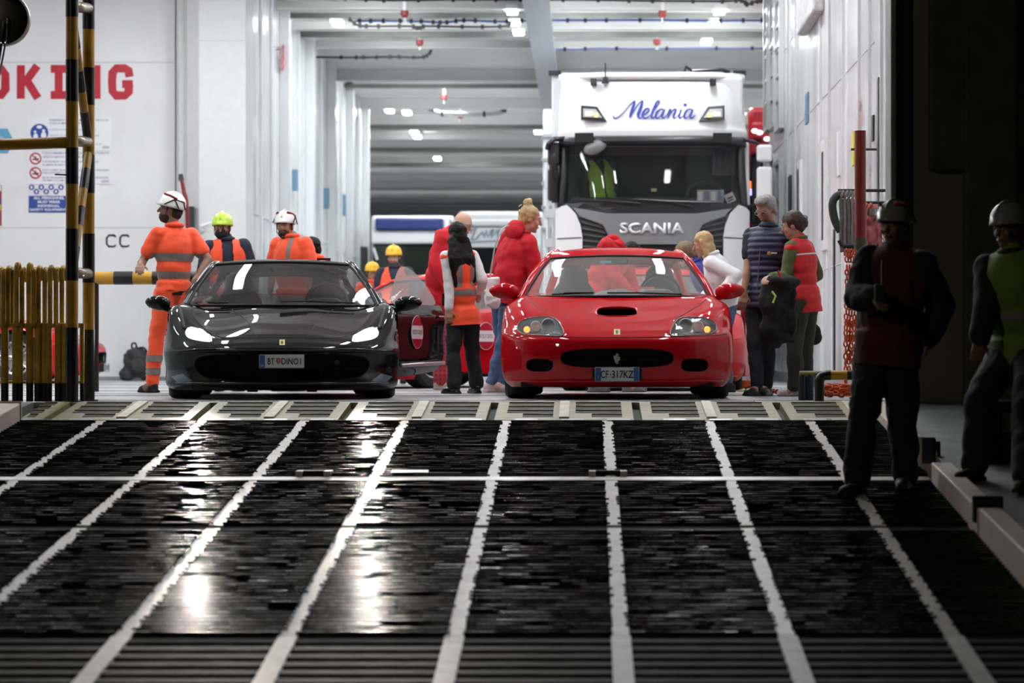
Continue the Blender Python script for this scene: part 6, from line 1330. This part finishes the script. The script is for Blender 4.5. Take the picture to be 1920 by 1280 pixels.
# 17 passenger in the truck
p, d = person('figure in lime vest sitting behind the left side of the truck windscreen', 38.95, 25, (1112,282), (1118,303), (1130,378), S=.95, gz=2.3, top=blackc, vest=mat('lime_bright', (.40,.75,.05), .6), vneck=True, bottom=navy, hair='short', hair_m=hair_bk, sk=skin_d, tt=.03, legs=False, hands=(0,0))
# backpack
mb = MB(); mb.box((0,0,.22),(.36,.2,.36)); mb.sph((0,-.02,.36),(.17,.11,.13)); mb.sph((-.14,-.05,.10),(.12,.09,.11)); mb.sph((.13,-.03,.11),(.10,.09,.12)); mb.sph((.02,-.1,.2),(.12,.06,.13))
organic(mb, 'pack_body', mat('pack_dark', (.035,.035,.037), .75, var=.3), bp, .014, 3, fold=.018, ffreq=9, clip=[(V((0,0,.003)), V((0,0,-1)))])
b = MB(); b.tube(cr([(-.06,0,.46),(-.07,0,.53),(-.02,0,.55),(.01,0,.47)],5), .014, 6); b.tube(cr([(.02,-.05,.47),(.12,-.08,.48),(.18,-.1,.38),(.2,-.09,.2)],5), .016, 6); b.build('strap', blackc, bp, smooth=True)
b = MB()
for k in range(3): b.box((.16,-.12,.2-.06*k),(.02,.02,.03))
b.build('buckle', steel, bp)
# ================================================================ RIGHT-HAND DETAILS
Yr = 24.3
rp = thing('red_pipe', 'thick dark red vertical pipe in front of the right wall', 'pipe', (SX(1613,Yr), Yr, 0))
b = MB(); b.cyl((0,0,SZ(447,Yr)),(0,0,SZ(245,Yr)),.046,n=24); autosmooth(b.build('pipe', red_d, rp)); b = MB(); b.cyl((0,0,SZ(468,Yr)),(0,0,SZ(446,Yr)),.05,n=20); b.build('collar', mat('collar_olive',(.05,.045,.02),.5), rp); b = MB(); b.cyl((0,0,0),(0,0,SZ(468,Yr)),.03); b.cyl((0,0,0),(0,0,.02),.09); b.build('post', steel_d, rp)
b = MB(); yv = wy(1645); b.cyl((XR-.25,yv,SZ(280,yv)),(XR,yv,SZ(280,yv)),.012); b.sph((XR-.14,yv,SZ(275,yv)),(.03,.03,.03)); b.cyl((XR-.14,yv,SZ(275,yv)),(XR-.14,yv,SZ(268,yv)),.012); b.build('valve_spindle', steel_d, wall_right)
# hanging chains
def chain(name, label, pts, r=.006, link_=.032, m_=orange_c, grp=None):
    P = cr(pts, 10); b = MB(); acc = 0; last = P[0]; k = 0
    for i in range(1, len(P)):
        acc += (P[i]-P[i-1]).length
        if acc >= link_:
            acc = 0; k += 1; t = (P[i]-last).normalized() if (P[i]-last).length > 1e-6 else V((0,0,1)); last = P[i]
            x = t.orthogonal().normalized(); x = M.Rotation(R(90*(k % 2)+12*k), 3, t) @ x; c = P[i]
            b.tube([c+t*link_*.72*cos(a)+x*link_*.42*sin(a) for a in [2*pi*q/10 for q in range(10)]], r, 5, cyc=True)
    o = b.build('chain', m_, smooth=True); return tag(o, label, 'chain', grp)
rk = thing('chain_rack', 'dark rack bar on the right wall from which the orange chains hang', 'rack', (0,0,0)); yk = 25.6
b = MB(); b.cyl((SX(1580,yk),yk,SZ(462,yk)),(XR,yk+.1,SZ(455,yk)),.022); b.cyl((SX(1580,yk),yk,SZ(462,yk)),(SX(1580,yk)-.03,yk,SZ(450,yk)),.02); b.build('bar', steel_d, rk)
for k in range(9):
    px = 1587+k*5.2; yy = yk-.06+.05*(k % 3); zt = SZ(463,yk)
    end = (745-(k*37 % 40)) if k % 2 else (742-(k*29 % 60))
    chain('chain', 'orange lashing chain hanging in the bundle on the right wall', [(SX(px,yy),yy,zt),(SX(px+1,yy),yy,zt*.66+.1),(SX(px-1.5,yy),yy,zt*.33+.08),(SX(px+(k % 3)-1,yy),yy,max(.03,SZ(end,yy)))], .008, .036, grp='orange lashing chains on the right wall')
for i, (px, py, n_, lb) in enumerate(((1575,740,5,'heap of orange chain on the deck under the hanging chains'),(1398,703,4,'loose orange chain on the deck behind the red car'),(1456,722,1,'short red strap end on the deck by the white trainers'))):
    yy = .34*FPX/(py-670); yy = min(yy, 30); yy = {0:25.2,1:31.5,2:27.6}[i]; X = SX(px,yy); pts = []
    for k in range(6*n_): pts.append((X+.13*(1 if n_ > 1 else .6)*cos(k*1.9)+random.uniform(-.04,.04), yy+.12*sin(k*1.9), .02+.018*(k/6)))
    chain('chain', lb, pts, .008, .036, orange_c if i < 2 else red_d)
# hanging gear above the chains: grey-green slings and pink-red straps
hk = 26.0
sl = thing('sling_bundle', 'bundle of grey and dark green slings hung on the right wall', 'sling', (SX(1580,hk), hk, SZ(430,hk)))
b = MB(); b.tube(cr([(.06,0,.32),(-.05,-.02,.29),(-.09,-.02,.22),(-.07,-.02,.08),(-.02,-.02,-.02)],5), [.022]*3+[.036]*18, 8); b.build('green_sling', mat('sling_green',(.03,.04,.03),.7), sl, smooth=True)
for k in range(5):
    x = -.02+.033*k; b = MB(); b.tube(cr([(x+.03,-.03,.33),(x,-.05,.26),(x+.005,-.05,.1),(x-.0,-.04,-.06),(x+.01,-.04,-.2-.03*(k % 3))],4), .017, 7); b.build('grey_sling', mat('sling_grey_%d' % (k % 2),((.16,.16,.14),(.24,.21,.19))[k % 2],.7,var=.4,vscale=20), sl, smooth=True)
b = MB(); b.cyl((-.04,.02,.34),(XR-SX(1580,hk),.02,.34),.014); b.build('hanger', steel_d, sl)
gr_ = thing('strap_bundle', 'pinkish red and orange straps hung right of the red pipe', 'strap', (SX(1634,25.4), 25.4, SZ(470,25.4)))
mb = MB(); mb.sph((.02,0,.26),(.075,.05,.14)); mb.sph((.0,0,.12),(.055,.045,.16)); organic(mb, 'pink_cover', mat('cover_pink',(.50,.13,.13),.6,var=.3,vscale=12), gr_, .012, 2, fold=.02, ffreq=14)
for k, (x, m_) in enumerate(((-.10,orange_c),(-.13,orange_c),(-.06,MATS['cover_pink']),(.06,MATS['cover_pink']))): b = MB(); b.tube(cr([(x+.06,-.02,.40),(x,-.04,.30),(x+.01,-.04,.1),(x+.02,-.03,-.02)],4), .016, 7); b.build('strap', m_, gr_, smooth=True)
b = MB(); b.lathe([(.05,0),(.062,0),(.062,.05),(.05,.05)], (.02,-.01,.30), 'Z', 16, close=True); b.build('silver_clamp', steel, gr_)
b = MB(); b.cyl((-.15,.0,.41),(XR-SX(1634,25.4),.0,.41),.012); b.build('hanger', steel_d, gr_)
chain('chain', 'orange chain looped over the shoulder-high hook beside the pink straps', [(SX(1612,25.2),25.2,SZ(470,25.2)),(SX(1622,25.2),25.2,SZ(490,25.2)),(SX(1632,25.2),25.2,SZ(475,25.2)),(SX(1640,25.2),25.2,SZ(520,25.2)),(SX(1628,25.2),25.2,SZ(640,25.2))], .008, .036)
# low yellow and black barrier
br = thing('low_barrier', 'low yellow and black tube barrier at the right end of the deck', 'barrier')
Y1, Y2 = 23.0, 23.7; zt = SZ(703, Y1)
xa, xb = SX(1536,Y1), SX(1625,Y1)
striped(br, 'post', (xa,Y1,.0), (xa,Y1,zt-.03), .036, [.02], False)
striped(br, 'post', (xb,Y1,.0), (xb,Y1,zt-.03), .036, [.5], False)
b = MB(); b.tube(cr([(xa,Y1,zt-.06),(xa+.015,Y1,zt-.015),(xa+.06,Y1,zt)],5), .0375, 12); b.build('bend', black, br, smooth=True)
striped(br, 'top_rail', (xa+.05,Y1,zt), (xb,Y1,zt), .037, [.12,.52,.86], True)
for px in (1505, 1518): b = MB(); b.cyl((SX(px,Y2),Y2,0),(SX(px,Y2),Y2,zt),.034); b.build('rear_post', mat('post_blueblack',(.01,.018,.035),.3), br, smooth=False)
b = MB(); b.cyl((SX(1499,Y2),Y2,zt+.0),(SX(1620,Y2),Y2,zt+.0),.03); b.build('rear_rail', mat('rail_olive',(.16,.13,.04),.4), br)
# black framed box on the platform, right
Yc = 18.1; bx = thing('control_box', 'black box with a pale rounded edge and small window on the right platform', 'box', (SX(1879,Yc), Yc, pl_z(Yc)))
b = MB(); b.b2((-.115,0,0),(.115,.16,.385)); b.build('case', black, bx, bevel=.03, seg=4)
b = MB(); b.tube([(-.118,-.005,.0),(-.118,-.005,.35),(-.09,-.005,.385),(.09,-.005,.385),(.118,-.005,.35),(.118,-.005,0)], .006, 6); b.build('edge_trim', steel, bx, smooth=True)
b = MB(); b.b2((.0,-.012,.2),(.09,0,.31)); b.build('window_pane', mat('dim_window',(.10,.11,.08),.2), bx); b = MB(); b.tube([(.0,-.015,.2),(.09,-.015,.2),(.09,-.015,.31),(.0,-.015,.31)], .004, 5, cyc=True); b.build('window_frame', steel, bx)
b = MB(); b.box((.04,.05,.405),(.12,.04,.05)); b.build('yellow_handle', olive_y, bx)
b = MB(); b.box((-2.0+1.96,.0,0),(.01,.01,.01))
sq = thing('stop_block', 'square dark stop block with a pale edge on the platform by the ramp', 'block', (SX(1738,18.15), 18.15, pl_z(18.15)))
b = MB(); b.b2((-.04,-.05,-.0),(.05,.12,.16)); b.build('block', steel_d, sq, bevel=.01); b = MB(); b.b2((-.06,-.055,0),(-.035,.12,.165)); b.build('pale_edge', curb_m, sq, bevel=.006)
